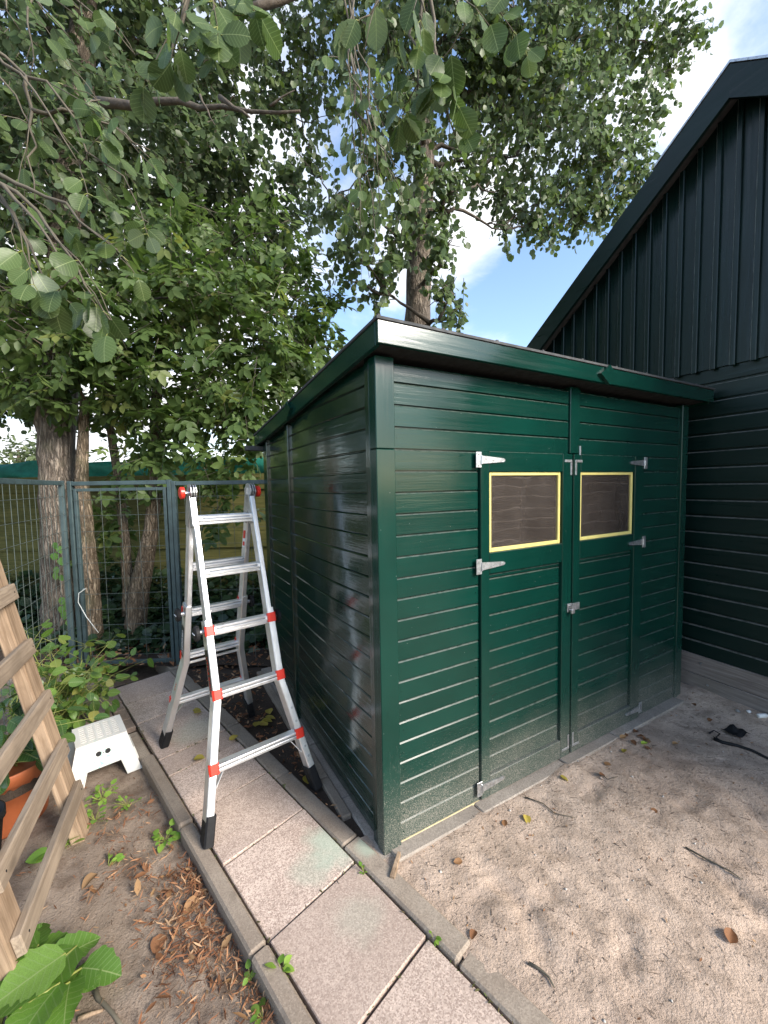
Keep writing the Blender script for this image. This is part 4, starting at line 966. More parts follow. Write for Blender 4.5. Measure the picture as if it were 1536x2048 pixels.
# alder behind the shed
tb_ = thing('alder_tree', 'tall alder with drooping twigs rising behind the shed roof', 'tree', (0, 0, 0))
bpnts = trunk(tb_, [at(832, 1020, 5.7), at(834, 800, 5.7), at(835, 640, 5.7), at(840, 480, 5.75), at(850, 300, 5.85), at(845, 120, 6.0), at(830, -200, 6.3)], [.20, .175, .172, .16, .14, .12, .06], M_BARK, 20, 6, .07)
CB = pxclumps([(640, 50, 110, 5.8), (760, 60, 110, 5.4), (900, 60, 130, 5.7), (1040, 80, 120, 6.0), (1170, 70, 105, 6.4), (1270, 50, 70, 6.6), (1350, 70, 50, 6.6), (1340, 130, 28, 6.6), (600, 210, 80, 5.9), (740, 230, 70, 4.9), (960, 190, 100, 6.0), (1090, 220, 110, 6.0), (1200, 220, 85, 6.2), (1270, 300, 42, 6.2), (1150, 320, 90, 6.0), (1245, 380, 45, 6.2), (1040, 310, 60, 5.8),
    (1080, 400, 55, 5.8), (1030, 430, 32, 5.8), (1190, 400, 45, 6.0), (930, 300, 60, 5.8), (880, 420, 38, 5.4), (750, 340, 60, 4.8), (730, 440, 52, 4.7), (690, 490, 40, 4.8), (880, 530, 38, 5.1), (760, 540, 30, 5.0), (905, 590, 26, 5.1), (740, 590, 18, 5.1), (620, 330, 60, 5.9), (660, 420, 45, 5.3), (1010, 460, 22, 5.7), (1100, 460, 22, 5.8), (900, 640, 18, 5.1), (1240, 440, 18, 6.2), (800, 480, 34, 5.1), (1000, 380, 28, 5.8), (1000, -100, 200, 6.2), (1220, -120, 160, 6.4), (780, -100, 160, 5.8), (850, 200, 70, 5.0), (810, 290, 60, 4.9), (860, 350, 45, 5.0), (820, 400, 45, 4.9), (790, 470, 36, 4.9), (700, 400, 50, 4.8), (720, 520, 36, 4.8), (700, 560, 24, 4.9), (900, 480, 30, 5.1), (890, 570, 28, 5.0), (920, 620, 16, 5.1), (1130, 400, 50, 6.0), (1220, 320, 60, 6.1), (1210, 430, 26, 6.1), (1060, 460, 24, 5.8), (1120, 450, 20, 5.9), (960, 330, 50, 5.8), (1090, 130, 100, 6.2), (940, 120, 100, 6.0), (1300, 90, 50, 6.5), (1385, 60, 30, 6.6), (560, 120, 80, 5.9), (860, 460, 40, 4.9), (870, 600, 30, 5.0), (780, 520, 34, 4.9), (760, 590, 20, 5.0), (1160, 440, 34, 6.0), (1280, 350, 40, 6.2), (1280, 210, 55, 6.3), (1020, 390, 40, 5.8), (1070, 440, 34, 5.8), (900, 380, 40, 5.3)])
foliage(tb_, CB, M_LALD, T_ALD, .084, 10, .38, .9, 2.1); branchwork(tb_, bpnts, CB, .07, M_LIMB)

# far trees beyond the fences
def far_tree(label, px, d, top, width, seed):
    base = at(px, 985, d); base.z = 0; h = at(px, top, d).z; wv = width / FPX * d
    f = thing('distant_tree', label, 'tree', base)
    MB().tube([(0, 0, -.2), (.1, 0, h * .4), (0, .1, h * .8)], [.3, .22, .08], 8).build('trunk', M_BARK, f)
    cl = [((random.uniform(-.5, .5) * wv, random.uniform(-.3, .3) * wv, h * random.uniform(.42, .80)), wv * random.uniform(.22, .32)) for _ in range(16)] + [((0, 0, h - wv * .2), wv * .2)]
    foliage(f, cl, M_LFAR, T_LAN, .42, 8, .9, .2, 2.6)
far_tree('pale round tree far beyond the plank fence at the left edge', 40, 30, 868, 170, 1)
far_tree('pale tree far off seen between the elder stems', 350, 34, 905, 150, 2)
far_tree('pale tree far off seen just left of the shed corner', 500, 32, 915, 130, 3)
far_tree('pale tree far off beyond the left edge of the view', -150, 28, 860, 200, 4)

# ------------------------------------------------------------------ single large leaves (shared meshes)
def bigleaf(name, mat, wid=.42, tipx=1.0, n=9, cor=.012, cup=.06, lobes=0, curl=.12, seed=0, point=1.0):
    r_ = random.Random(seed); V = []; F = []
    prof_ = []
    for i in range(n + 1):
        a = i / n; w_ = wid * (math.sin(math.pi * a ** .85) ** .62) * (1 - .25 * a * point) if point else wid * math.sin(math.pi * min(1, a * .985 + .004) ** 1.22) ** .48
        if lobes: w_ *= 1 + .07 * math.sin(a * lobes * 2 * math.pi) + r_.uniform(-.05, .05)
        prof_.append((a * tipx, max(w_, .004)))
    m_ = 6
    for i, (x, w_) in enumerate(prof_):
        for j in range(m_ + 1):
            b = j / m_ * 2 - 1; y_ = b * w_
            z = cup * abs(b) ** 1.5 * (w_ / wid) - curl * x * x + cor * math.sin((x - abs(y_) * .55) * 40) * (abs(b) ** .5) + r_.uniform(-.004, .004)
            V.append((x, y_, z))
    for i in range(n):
        for j in range(m_): F.append((i * (m_ + 1) + j, (i + 1) * (m_ + 1) + j, (i + 1) * (m_ + 1) + j + 1, i * (m_ + 1) + j + 1))
    return pmesh(name, V, F, mat, True)
def frame(d, n_):
    d = Vector(d).normalized(); n_ = Vector(n_); n_ = (n_ - d * n_.dot(d)).normalized(); b = n_.cross(d)
    return Matrix((d, b, n_)).transposed()
def rv(s=1.0): return Vector((random.gauss(0, s), random.gauss(0, s), random.gauss(0, s)))
def put_leaf(me, parent, p_, d, n_, size, base=Vector((0, 0, 0)), name='leaf'):
    o = link(name, me, parent); Mx = frame(d, n_).to_4x4() @ Matrix.Scale(size, 4); Mx.translation = p_ - base; o.matrix_local = Mx; return o
LB = [bigleaf('leaf', M_LBIG, .43, n=12, point=0, seed=i, cor=.022, cup=random.uniform(-.05, .10), curl=random.uniform(.0, .25)) for i in range(5)]
def overhang(label, root, clusters, size=.078, droop=.7, wood=.009, group=None):
    root = Vector(root)
    b = thing('overhanging_branch', label, 'branch', root)
    if group: b['group'] = group
    tw = MB(); pe = MB(); last = root; spots = []
    for (x, y, d, n_, sp) in clusters:
        c = at(x, y, d); s = sp / FPX * d; pts = limb(tw, last - root, c - root, wood, .0022, .10, 8, .03, 6); pts = [q + root for q in pts]
        if random.random() < .5: last = pts[3]
        left = n_
        while left > 0:
            q = pts[random.choice((4, 5, 6, 7, 8, 8))]
            e = c + Vector((random.uniform(-1, 1) * s, random.uniform(-.9, .9) * s, random.uniform(-1, .8) * s)); e += (e - q).normalized() * .02
            side = limb(tw, q - root, e - root, .0022, .0011, .05, 4, .03, 5); side = [k + root for k in side]; dr_ = (side[4] - side[1]).normalized(); sv = dr_.cross(Vector((0, 0, 1))).normalized()
            for k, sg in ((2, 1), (3, -1), (4, 1), (4, 0), (3, 1)):
                if left <= 0: break
                left -= 1; st_d = (dr_ * .6 + sv * sg * .8 + Vector((0, 0, -.25)) + rv(.2)).normalized(); p_ = side[k] + st_d * .018
                pe.tube([side[k] - root, p_ - root], .0011, 4)
                dd_ = st_d + Vector((0, 0, -droop * .6)) + rv(.3); nn_ = Vector((0, -.6, .45)) + rv(.55)
                put_leaf(random.choice(LB), b, p_, dd_, nn_, size * random.uniform(.72, 1.15), root)
    tw.build('twig', M_TWIG, b, True); pe.build('leaf_stalks', M_PETI, b, kind='stuff')
    return b
overhang('leafy alder twig hanging lowest on the left near the camera', at(-60, 330, 1.5), [(60, 530, 1.35, 7, 60), (150, 555, 1.3, 10, 60), (235, 500, 1.35, 6, 45), (220, 640, 1.3, 7, 35), (120, 620, 1.4, 5, 45)])
overhang('alder branch with grey green leaves across the upper left', at(-80, 60, 1.8), [(60, 250, 1.8, 12, 80), (160, 330, 1.75, 14, 90), (280, 420, 1.8, 10, 70), (70, 400, 1.8, 12, 80), (300, 300, 1.9, 10, 60), (200, 200, 1.9, 12, 90)])
overhang('big alder leaves hanging at the top left of centre', at(420, -160, 1.3), [(360, 50, 1.2, 9, 45), (440, 40, 1.2, 8, 40), (430, 120, 1.2, 8, 38), (330, 160, 1.3, 5, 40), (480, 20, 1.25, 5, 35)], .085)
overhang('bright cluster of ribbed alder leaves hanging in front of the trunk', at(800, -140, 1.6), [(850, 180, 1.4, 9, 40), (890, 210, 1.38, 9, 42), (830, 220, 1.42, 6, 35), (910, 270, 1.4, 6, 28)], .072)
overhang('pale alder leaves hanging at the top edge above the shed', at(880, -220, 1.4), [(740, 30, 1.25, 6, 40), (850, 25, 1.3, 6, 35), (930, 50, 1.3, 8, 45), (1030, 20, 1.4, 6, 35)], .08)
overhang('drooping strands of small alder leaves left of the far trunk', at(700, -40, 3.0), [(705, 230, 2.9, 14, 60), (735, 330, 2.9, 16, 60), (760, 420, 2.9, 14, 50), (720, 460, 2.9, 12, 45), (745, 530, 3.0, 8, 30), (800, 380, 2.9, 8, 40), (690, 120, 2.8, 10, 50)], .075, 1.6)
overhang('alder branch with dark leaves along the top left corner', at(-60, -120, 2.2), [(40, 60, 2.1, 14, 80), (150, 90, 2.1, 14, 80), (270, 110, 2.2, 12, 70), (60, 150, 2.2, 10, 80)])
lb = thing('bare_branch', 'thick brown branch crossing the leaves at the upper left', 'branch', at(300, 150, 2.9))
mb = MB(); o_ = at(300, 150, 2.9); limb(mb, Vector((-.55, .3, .1)), at(600, 222, 2.7) - o_, .036, .007, .0, 9, .012, 10); limb(mb, at(440, 195, 2.8) - o_, at(500, 235, 2.7) - o_, .018, .005, 0, 4, .02, 8); limb(mb, at(540, 212, 2.72) - o_, at(590, 180, 2.7) - o_, .010, .003, 0, 4, .02, 6); limb(mb, at(400, 190, 2.85) - o_, at(430, 250, 2.8) - o_, .009, .003, 0, 4, .03, 6); limb(mb, at(500, 20, 2.9) - o_, at(640, -30, 3.0) - o_, .03, .02, 0, 5, .02, 8)
mb.build('wood', M_LIMB, lb, True)

# ------------------------------------------------------------------ garden plants
LH_ = [bigleaf('leaf', M_LHYD, .40, seed=20 + i, cor=.006, cup=random.uniform(.0, .10), curl=random.uniform(.0, .2)) for i in range(4)]
LPOT = [bigleaf('leaf', M_LPOT, .38, seed=40 + i, cor=.008, cup=.06, curl=random.uniform(.05, .3)) for i in range(3)]
LSQ = [bigleaf('leaf', M_LROOT, .46, n=14, seed=60 + i, cor=.014, cup=random.uniform(.06, .14), lobes=3 + i, curl=random.uniform(.05, .3)) for i in range(3)]
def bush(name, label, cat, base, targets, lv, size, nleaf, mat=M_PETI, spread=.09):
    base = Vector(base); b = thing(name, label, cat, base); mb = MB()
    for tg in targets:
        tg = Vector(tg); pts = limb(mb, Vector((random.uniform(-.05, .05), random.uniform(-.05, .05), 0)), tg - base, .006, .002, .12, 7, .03, 6)
        for i in range(nleaf):
            q = pts[random.randint(3, 7)] + base; off = Vector((random.gauss(0, spread), random.gauss(0, spread), random.gauss(0, spread * .7)))
            p_ = q + off; d = off.normalized() * .8 + Vector((0, 0, -.25)) + rv(.3); nn_ = Vector((0, -.35, 1)) + rv(.4)
            put_leaf(random.choice(lv), b, p_, d, nn_, size * random.uniform(.6, 1.15), base); mb.tube([q - base, p_ - base], .0013, 4)
    mb.build('stems', mat, b, True); return b
def T(px, py, d): return at(px, py, d)
bush('round_leaf_shrub', 'sprawling shrub with round yellow green leaves beside the trellis', 'shrub', (-2.25, 2.75, -.05),
     [T(60, 1290, 2.7), T(100, 1300, 2.7), T(130, 1340, 2.6), T(165, 1320, 2.7), T(215, 1290, 2.75), T(175, 1290, 2.8), T(190, 1370, 2.6), T(225, 1350, 2.7), T(150, 1400, 2.6), T(110, 1420, 2.55), T(80, 1360, 2.6), T(200, 1400, 2.6), T(40, 1330, 2.7), T(100, 1460, 2.5), T(130, 1380, 2.9), T(30, 1250, 2.9), T(20, 1400, 2.6), T(125, 1470, 2.6), T(60, 1320, 2.45), T(90, 1390, 2.4), T(140, 1360, 2.5), T(170, 1350, 2.6), T(40, 1380, 2.4), T(70, 1430, 2.4), T(110, 1340, 2.55), T(185, 1330, 2.6)], LH_, .078, 13)
bush('potted_plant', 'dark leafy plant growing out of the terracotta pot', 'plant', (-1.93, 1.98, .20),
     [T(20, 1400, 1.95), T(60, 1390, 2.0), T(30, 1450, 1.9), T(70, 1460, 1.95), T(10, 1500, 1.85), T(90, 1430, 2.05), T(50, 1500, 1.9), T(-20, 1450, 1.9), T(20, 1530, 1.85), T(45, 1360, 2.1)], LPOT, .10, 8, M_PETI, .07)
sqb = Vector((-1.17, 1.13, -.05)); sq = thing('squash_plant', 'big bright green lobed leaves in the lower left corner', 'plant', sqb); mb = MB()
for (px, py, z, dx, dy, s) in [(60, 1960, .10, -.6, -.8, .18), (10, 1910, .11, -.9, -.3, .18), (30, 1900, .06, -1, -.2, .16), (90, 1960, .06, -.3, -1, .20), (20, 1990, .09, -1, -.5, .20), (110, 1890, .05, .9, .3, .12), (150, 1900, .05, .7, .7, .14), (200, 1940, .04, 1, -.1, .13), (170, 1960, .03, .8, -.4, .12), (60, 2040, .08, -.2, -1, .18), (10, 1940, .10, -1, .3, .17), (130, 2010, .05, .5, -1, .13), (-20, 1880, .10, -.8, .6, .18), (60, 1880, .09, -.2, .8, .15)]:
    r_ = CAM_F + CAM_R * ((px - 768) / FPX) - CAM_U * ((py - 1024) / FPX); p_ = CAM_O + r_ * ((z - 1.6) / r_.z)
    put_leaf(random.choice(LSQ), sq, p_ - Vector((dx, dy, 0)).normalized() * s * .5, (dx, dy, .1), Vector((0, -.15, 1)) + rv(.22), s, sqb)
    mb.tube([Vector((random.uniform(-.04, .04), random.uniform(-.04, .04), 0)), (p_ - sqb) * .5 + Vector((0, 0, .06)), p_ - sqb - Vector((dx, dy, 0)).normalized() * s * .5], [.006, .005, .003], 6)
mb.build('stalks', M_PETI, sq, True)
def gnd(px, py, z=0):
    r_ = CAM_F + CAM_R * ((px - 768) / FPX) - CAM_U * ((py - 1024) / FPX); return CAM_O + r_ * ((z - 1.6) / r_.z)
LW = [bigleaf('leaf', M_WEED, .40, n=6, seed=80 + i, cor=.0, cup=.05, curl=.15) for i in range(2)]
def weed(label, px, py, z, n_, size, sp):
    b = gnd(px, py, z); w_ = thing('weed', label, 'weed', b, group=None); mb = MB()
    for i in range(n_):
        a = random.uniform(0, 6.28); r_ = random.uniform(.1, 1) * sp; p_ = Vector((r_ * math.cos(a), r_ * math.sin(a), random.uniform(.004, .02 + sp * .3)))
        put_leaf(random.choice(LW), w_, p_, (math.cos(a), math.sin(a), random.uniform(-.1, .5)), Vector((0, 0, 1)) + rv(.35), size * random.uniform(.6, 1.2)); mb.tube([(0, 0, -.006), p_], .0012, 4)
    mb.build('stems', M_PETI, w_)
weed('small weed in the joint beside the kerb at the bottom', 558, 1945, 0, 5, .035, .02)
weed('tiny weed where two slabs meet the right kerb', 870, 1882, 0, 7, .02, .018)
weed('tiny weed in the kerb joint near the shed corner', 728, 1748, 0, 6, .018, .022)
weed('bright green weed patch among the wood chips', 330, 1680, -.045, 16, .036, .055)
weed('green weed growing at the foot of the stool', 205, 1600, -.045, 22, .034, .07)
weed('small weed at the foot of the trellis post', 190, 1640, -.045, 12, .034, .06)
weed('weed at the kerb edge low on the left', 500, 1960, -.04, 6, .026, .02)
weed('single weed at the bottom edge beside the kerb', 525, 2035, -.04, 4, .035, .02)
weed('broad leaved weed behind the lowest slat', 125, 1700, -.045, 7, .075, .05)
weed('little weed in the middle of the bare soil', 215, 1735, -.045, 6, .03, .04)
weed('creeping weed between stool and kerb', 255, 1610, -.045, 16, .022, .06)
# ivy carpet and dark undergrowth behind the gate
def scatter(name, n_, fpos, mat, tmpl, size, up=1.0, tilt=.5, kind='stuff', parent=None, dvec=None):
    P = np.array([fpos() for _ in range(n_)]); Dr = rng.normal(size=(n_, 3)) * np.array([1, 1, .35]); Nr = np.array([0, -.25, up]) + rng.normal(size=(n_, 3)) * tilt
    me = leaves(name, P, Dr, Nr, size * (.3 + 1.2 * rng.random(n_) ** 1.6), mat, tmpl); o = link(name, me, parent); o['kind'] = kind; return o
def ivypos():
    x = random.uniform(-5.2, -.7); y_ = random.uniform(3.85, 5.5); h = .10 + .16 * max(0, MN.noise(Vector((x * 1.4, y_ * 1.4, 1)))) + .22 * max(0, (y_ - 4.4)) ; return (x, y_, random.uniform(.02, 1) * h * 1.6 + .03)
o = scatter('ivy', 9000, ivypos, M_LIVY, T_ALD, .085); o['label'] = 'dark ivy and undergrowth covering the ground behind the gate'; o['category'] = 'ivy'
vn = thing('climbing_vine', 'light green vine leaves climbing up the thick trunk', 'vine', at(115, 1250, 3.98)); vb = at(115, 1250, 3.98); mb = MB(); lastp = Vector((0, 0, -.2))
LV = [bigleaf('leaf', M_LVINE, .52, n=8, seed=90 + i, cor=0, cup=.04, lobes=2, curl=.1) for i in range(2)]
for (x, y) in [(113, 1085), (118, 1092), (110, 1105), (120, 1115), (128, 1120), (115, 1133), (112, 1145), (120, 1150), (128, 1195), (135, 1205), (125, 1212), (130, 1222), (138, 1240), (132, 1262)][::-1]:
    p_ = at(x, y, 3.985) - vb; put_leaf(random.choice(LV), vn, p_, (random.uniform(-.6, .6), -.15, -1), (random.uniform(-.3, .3), -1, .2), .075 * random.uniform(.8, 1.2)); mb.tube([lastp, p_ + Vector((0, .02, .02))], .003, 5); lastp = p_ + Vector((0, .02, .02))
mb.build('stem', M_TWIG, vn)

# ------------------------------------------------------------------ litter
M_SHRED = leafmat('shredded_bark', [(0, (.09, .045, .026)), (.35, (.20, .085, .042)), (.7, (.30, .15, .075)), (.9, (.38, .25, .15)), (1, (.12, .08, .05))], .05, .85, .15)
T_SHRED = (np.array([(0, .03, 0), (.35, .09, .10), (.7, .06, .04), (1, .02, .14), (.7, -.05, .05), (.35, -.03, .11)]), [(0, 5, 2, 1), (5, 4, 3, 2)])
T_CHIP = (np.array([(0, 0, 0), (.3, .16, .10), (.75, .13, .05), (1, 0, .12), (.7, -.15, .06), (.3, -.14, .13)]), [(0, 3, 2, 1), (0, 5, 4, 3)])
def chippos():
    while True:
        o = .53 - abs(random.gauss(0, .12)); t_ = random.uniform(.2, 2.4); v_ = MN.noise(Vector((o * 3, t_ * 3, 2)))
        if v_ > random.uniform(-.35, .3) or random.random() < .1: return (*pp(o, t_).xy, -.048 + random.uniform(0, .022) + nz(o, t_, 2.5, .018))
o = scatter('wood_chips', 3600, chippos, M_SHRED, T_SHRED, .034, 1, .8); o['label'] = 'reddish brown wood chips and dead leaves along the kerb'; o['category'] = 'wood chips'
o = scatter('leaf_litter', 1900, lambda: (lambda o, t_: (*pp(o, t_).xy, -.045 + random.uniform(0, .012) + nz(o, t_, 2.5, .018)))(random.uniform(-1.2, .52), random.uniform(-.2, 3.2)), M_SHRED, T_SHRED, .030, 1, .6); o['label'] = 'scattered dry leaf bits over the bare soil at left'; o['category'] = 'leaf litter'
def strippos():
    while True:
        t_ = random.uniform(1.2, 3.7); p_ = pp(random.uniform(1.10, 2.0), t_); u_ = (p_ - SHC).dot(SE)
        if u_ < -.10 and random.random() < .5 + MN.noise(p_ * 5): return (p_.x, p_.y, .004 + random.uniform(0, .02))
o = scatter('dead_leaves', 420, strippos, M_SHRED, T_CHIP, .036, 1, .6); o['label'] = 'brown dead leaves on the dark strip between path and shed'; o['category'] = 'leaf litter'
o = scatter('woodland_litter', 700, lambda: (random.uniform(-3.4, -.9), random.uniform(3.45, 4.1), .05 + random.uniform(0, .03)), M_SHRED, T_CHIP, .045, 1, .6); o['label'] = 'dead leaves on the dark earth under the gate'; o['category'] = 'leaf litter'
# twiggy crumbs on the sand
def sandz(x, y):
    q = Vector((x, y, 0)) - SHC; return sandf((q.dot(SE) + 2.2) / 8, (q.dot(SS) + 3.6) / 3.72)[2]
def sandpt():
    while True:
        u_, s_ = random.uniform(-.3, 2.6), -abs(random.gauss(0, .75)) - .05; p_ = shp(u_, s_)
        if p_.y > .6 and p_.xy.dot(PN.xy) > 1.14: return Vector((p_.x, p_.y, sandz(p_.x, p_.y)))
A, B = [], []
for _ in range(1500):
    p_ = sandpt(); a = random.uniform(0, 6.28); ln = random.choice([.005, .008, .008, .012, .015, .02, .035]); A.append(p_ + Vector((0, 0, .002))); B.append(p_ + Vector((math.cos(a) * ln, math.sin(a) * ln, .003)))
A = np.array(A); B = np.array(B); o = link('twig_bits', tubes('twig_bits', A, B, rng.uniform(.0005, .0016, len(A)), np.full(len(A), .0005), simple('dark_twig_bits', (.08, .055, .04), .9)), kind='stuff'); o['label'] = 'fine dark twig bits strewn over the sand'; o['category'] = 'twigs'
o = scatter('sand_crumbs', 500, lambda: tuple(sandpt() + Vector((0, 0, .002))), M_DEAD, T_CHIP, .013, 1, .4); o['label'] = 'tiny brown leaf crumbs over the sand'; o['category'] = 'leaf litter'
o = scatter('curled_leaves', 170, chippos, M_DEAD, T_LAN, .042, 1, .8); o['label'] = 'curled brown dead leaves mixed into the wood chips'; o['category'] = 'leaf litter'
T_CLOD = (np.array([(.5, 0, 0), (-.5, 0, 0), (0, .45, .05), (0, -.45, 0), (.05, 0, .4), (0, .05, -.3)]), [(0, 2, 4), (2, 1, 4), (1, 3, 4), (3, 0, 4), (2, 0, 5), (1, 2, 5), (3, 1, 5), (0, 3, 5)])
o = scatter('sand_clods', 600, lambda: tuple(sandpt() + Vector((0, 0, -.001))), M_SAND, T_CLOD, .011, 1, .6); o['label'] = 'small crumbly clods of sand over the sandy ground'; o['category'] = 'sand'
o = scatter('pebbles', 60, lambda: tuple(sandpt() + Vector((0, 0, .001))), simple('pale_pebble', (.45, .42, .38), .7), T_CLOD, .012, 1, .6); o['label'] = 'tiny pale pebbles scattered on the sand'; o['category'] = 'pebbles'
def jointpos():
    k = random.random(); t_ = random.uniform(.3, 3.5)
    if k < .4: p_ = pp(1.022 + random.gauss(0, .003), t_)
    elif k < .75: p_ = pp(.603 + random.gauss(0, .003), t_)
    else: p_ = pp(random.uniform(.61, 1.02), random.choice(J[2:]) + random.gauss(0, .002))
    return (p_.x, p_.y, -.006 + random.uniform(0, .008))
o = scatter('joint_moss', 900, jointpos, leafmat('moss', [(0, (.05, .06, .02)), (.5, (.10, .08, .045)), (1, (.09, .13, .03))], .1, .9, .1), T_CHIP, .014, 1, .7); o['label'] = 'moss and soil crumbs filling the slab joints'; o['category'] = 'moss'
def fallen(label, px, py, mat, size, z=None, tmpl=None, n_=1, sp=0, group=None):
    b = gnd(px, py, 0)
    if z is None: z = sandz(b.x, b.y)
    b = gnd(px, py, z); me = bigleaf('fallen_leaf', mat, .40, n=6, seed=int(px), cor=.02, cup=random.uniform(.05, .25), curl=random.uniform(-.2, .2))
    o = thing('fallen_leaf', label, 'leaf', b + Vector((0, 0, .006)), me=me); o.rotation_euler = (random.uniform(-.25, .25), random.uniform(-.25, .25), random.uniform(0, 6.28)); o.scale = (size,) * 3
    if group: o['group'] = group
    return o
M_GLEAF = leafmat('lime_leaf', [(0, (.30, .45, .06)), (1, (.36, .5, .08))], .2, .5, .3)
fallen('yellow fallen leaf lying alone on the sand before the shed', 1052, 1632, M_YLEAF, .05)
fallen('lime green leaf on the sand among red leaves', 1283, 1490, M_GLEAF, .045)
fallen('ochre leaf on the sand beside the door sill', 1120, 1553, M_YLEAF, .045)
fallen('olive leaf on the sand just left of the red leaves', 1247, 1507, M_YLEAF, .04)
for i, (x, y) in enumerate([(1255, 1475), (1275, 1472), (1292, 1478), (1262, 1482), (1300, 1488), (1240, 1478), (1268, 1466), (1290, 1494)]): fallen('dry reddish leaf in the small heap by the sill', x, y, M_DEAD, .042, group='red leaf heap by the sill')
for i, (x, y, t_) in enumerate([(1345, 1490, 'dry red leaf right of the leaf heap on the sand'), (1314, 1622, 'brown crumpled leaf in the middle of the sand'), (1385, 1408, 'dry leaf near the barn plinth corner'), (1420, 1438, 'dry leaf below the barn plinth'), (925, 1725, 'reddish leaf on the sand right of the shed corner'), (1010, 1655, 'brown leaf left of the yellow leaf'), (950, 1863, 'dark brown leaf on the sand near the kerb'), (1460, 1890, 'large torn brown leaf at the right edge'), (1208, 1527, 'curled brown leaf below the leaf heap'), (1207, 1530 + 20, 'rusty leaf under the curled leaf')]): fallen(t_, x, y, M_DEAD, .038 if i != 7 else .055)
fallen('single olive leaf lying on a slab between the ladder legs', 387, 1520, M_YLEAF, .07, .004)
fallen('yellow green leaf on the slab behind the ladder', 385, 1422, M_YLEAF, .07, .004)
fallen('second yellow leaf on the slab behind the ladder', 403, 1424, M_YLEAF, .06, .004)
fallen('ochre leaf on the slab beside the front ladder rail', 458, 1482, M_YLEAF, .06, .004)
fallen('round ochre leaf on the strip beside the ladder foot', 616, 1570, M_YLEAF, .07, .012)
for (x, y) in [(530, 1435), (520, 1445), (540, 1430), (510, 1455), (545, 1445)]: fallen('yellowed leaf in the pile between path and shed', x, y, M_YLEAF, .075, .012, group='yellow leaves on the strip')
for (x, y, t_) in [(195, 1750, 'big brown leaf lying flat on the soil'), (320, 1870, 'pair leaf pale brown standing near the kerb'), (190, 1790, 'rusty upright leaf stub on the soil'), (398, 1798, 'round tan leaf beside the kerb'), (190, 1940, 'bright green torn leaf lying on the soil')]: fallen(t_, x, y, M_DEAD if 'green' not in t_ else M_WEED, .07, -.04)
# sticks and scraps
def stick(label, pts, r0, mat=M_TWIG, z=.006, cat='stick'):
    P = [gnd(x, y, 0) for x, y in pts]; P = [Vector((p_.x, p_.y, (sandz(p_.x, p_.y) if p_.xy.dot(PN.xy) > 1.1 else -.045) + z)) for p_ in P]; b = P[0]
    thing('stick', label, cat, b, me=MB().tube([p_ - b for p_ in P], [r0 * (1 - .5 * i / (len(P) - 1)) for i in range(len(P))], 7).mesh('stick', mat, True))
stick('short bent twig on the sand near the bottom', [(1058, 1932), (1080, 1943), (1098, 1960), (1108, 1980)], .005)
stick('long thin twig lying right of centre on the sand', [(1370, 1700), (1420, 1725), (1460, 1750), (1485, 1765)], .004)
stick('thin forked twig beside the yellow leaf', [(1050, 1600), (1085, 1610), (1110, 1630), (1150, 1642)], .003)
stick('small curved twig on the sand below the sill', [(1203, 1550), (1215, 1560), (1235, 1558)], .003)
stick('brown stick lying across the soil at the lower left', [(185, 1945), (195, 1975), (225, 2005), (250, 2040)], .009)
stick('pale snapped stick on the soil beside the brown one', [(155, 2015), (180, 2005), (205, 1998)], .008, M_WTAN)
stick('black strap end lying on the sand at the right edge', [(1428, 1482), (1445, 1490), (1475, 1497), (1505, 1508), (1545, 1527), (1600, 1550)], .011, M_BLK, .008, 'strap')
stick('thin black cord loop beside the barn', [(1418, 1468), (1428, 1462), (1440, 1470), (1432, 1478), (1445, 1490)], .004, M_BLK, .008, 'cord')
b = gnd(1470, 1458, .03); V = []; n = 9
for i in range(n + 1):
    for j in range(n + 1):
        x, y_ = (i / n - .5) * .11, (j / n - .5) * .09; V.append((x, y_, .02 + .016 * MN.noise(Vector((x * 30, y_ * 30, 4))) + .012 * math.sin(x * 60 + y_ * 20)))
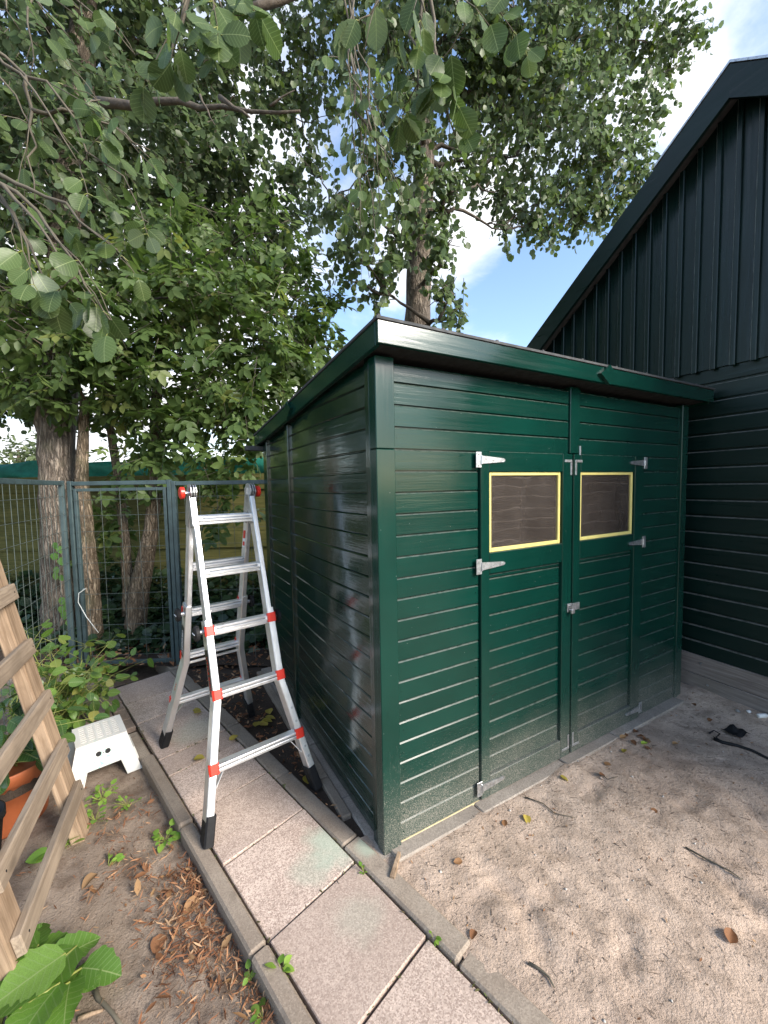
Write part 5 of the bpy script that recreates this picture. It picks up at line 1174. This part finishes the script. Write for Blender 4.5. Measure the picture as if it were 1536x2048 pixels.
rg = thing('cloth_scrap', 'crumpled black scrap of cloth on the sand by the barn', 'cloth', b, me=pmesh('cloth', V, [(i * (n + 1) + j, (i + 1) * (n + 1) + j, (i + 1) * (n + 1) + j + 1, i * (n + 1) + j + 1) for i in range(n) for j in range(n)], M_BLK, True)); rg.location.z = sandz(b.x, b.y) - .004
b = gnd(1525, 1434, .05); bt = thing('white_bottle', 'small white plastic bottle lying on the sand by the plinth', 'bottle', b); bt.location.z = sandz(b.x, b.y) + .012
MB().tube([(-.03, 0, 0), (-.028, 0, 0), (.02, .002, 0), (.03, .003, 0), (.036, .003, 0), (.05, .004, 0)], [.010, .014, .014, .010, .006, .006], 14).build('body', M_WHT, bt, True)
MB().tube([(.0505, .004, 0), (.062, .005, 0)], .008, 12).build('cap', M_WHT, bt, True)
for i, (x, y, t_) in enumerate([(1476, 1421, 'crumpled pale foil scrap on the sand by the plinth'), (1498, 1424, 'small white pebble on the sand by the plinth')]):
    b = gnd(x, y, .05); mb = MB().lathe([(.001, -.008), (.010, -.005), (.013, 0), (.010, .006), (.001, .009)], 9); mb.V = [tuple(Vector(v) * (1 + .5 * MN.noise(Vector(v) * 90 + Vector((i, 0, 0))))) for v in mb.V]
    o = thing('pale_scrap', t_, 'scrap', b, me=mb.mesh('scrap', M_WHT if i else M_GALV)); o.location.z = sandz(b.x, b.y) + .006
b = gnd(792, 1738, 0); wd = thing('wood_offcut', 'splintered brown wood offcut at the shed corner', 'offcut', b, 1.25, me=MB().box(-.055, .05, -.011, .011, 0, .018, .002, f=lambda x, y, z: (x, y * (1 - max(0, x) * 8), z + max(0, x) * .25)).mesh('offcut', M_WTAN)); wd.location.z = sandz(b.x, b.y)
# flag far away on the left
fb = at(27, 985, 26); fb.z = 0; fl = thing('flag', 'small faded flag on a pole beyond the left fence', 'flag', fb)
MB().tube([(0, 0, 0), (0, 0, at(27, 920, 26).z)], .03, 8).build('pole', M_WHT, fl); zt = at(27, 922, 26).z
n = 6; V = []; [V.extend([(-i * .05, .03 * math.sin(i), zt - .1 - i * .09), (-i * .05, .03 * math.sin(i), zt - .6 - i * .09)]) for i in range(n + 1)]
MB().add(V, [(2 * i, 2 * i + 1, 2 * i + 3, 2 * i + 2) for i in range(n)]).build('cloth', simple('faded_flag', (.45, .2, .2), .8), fl)
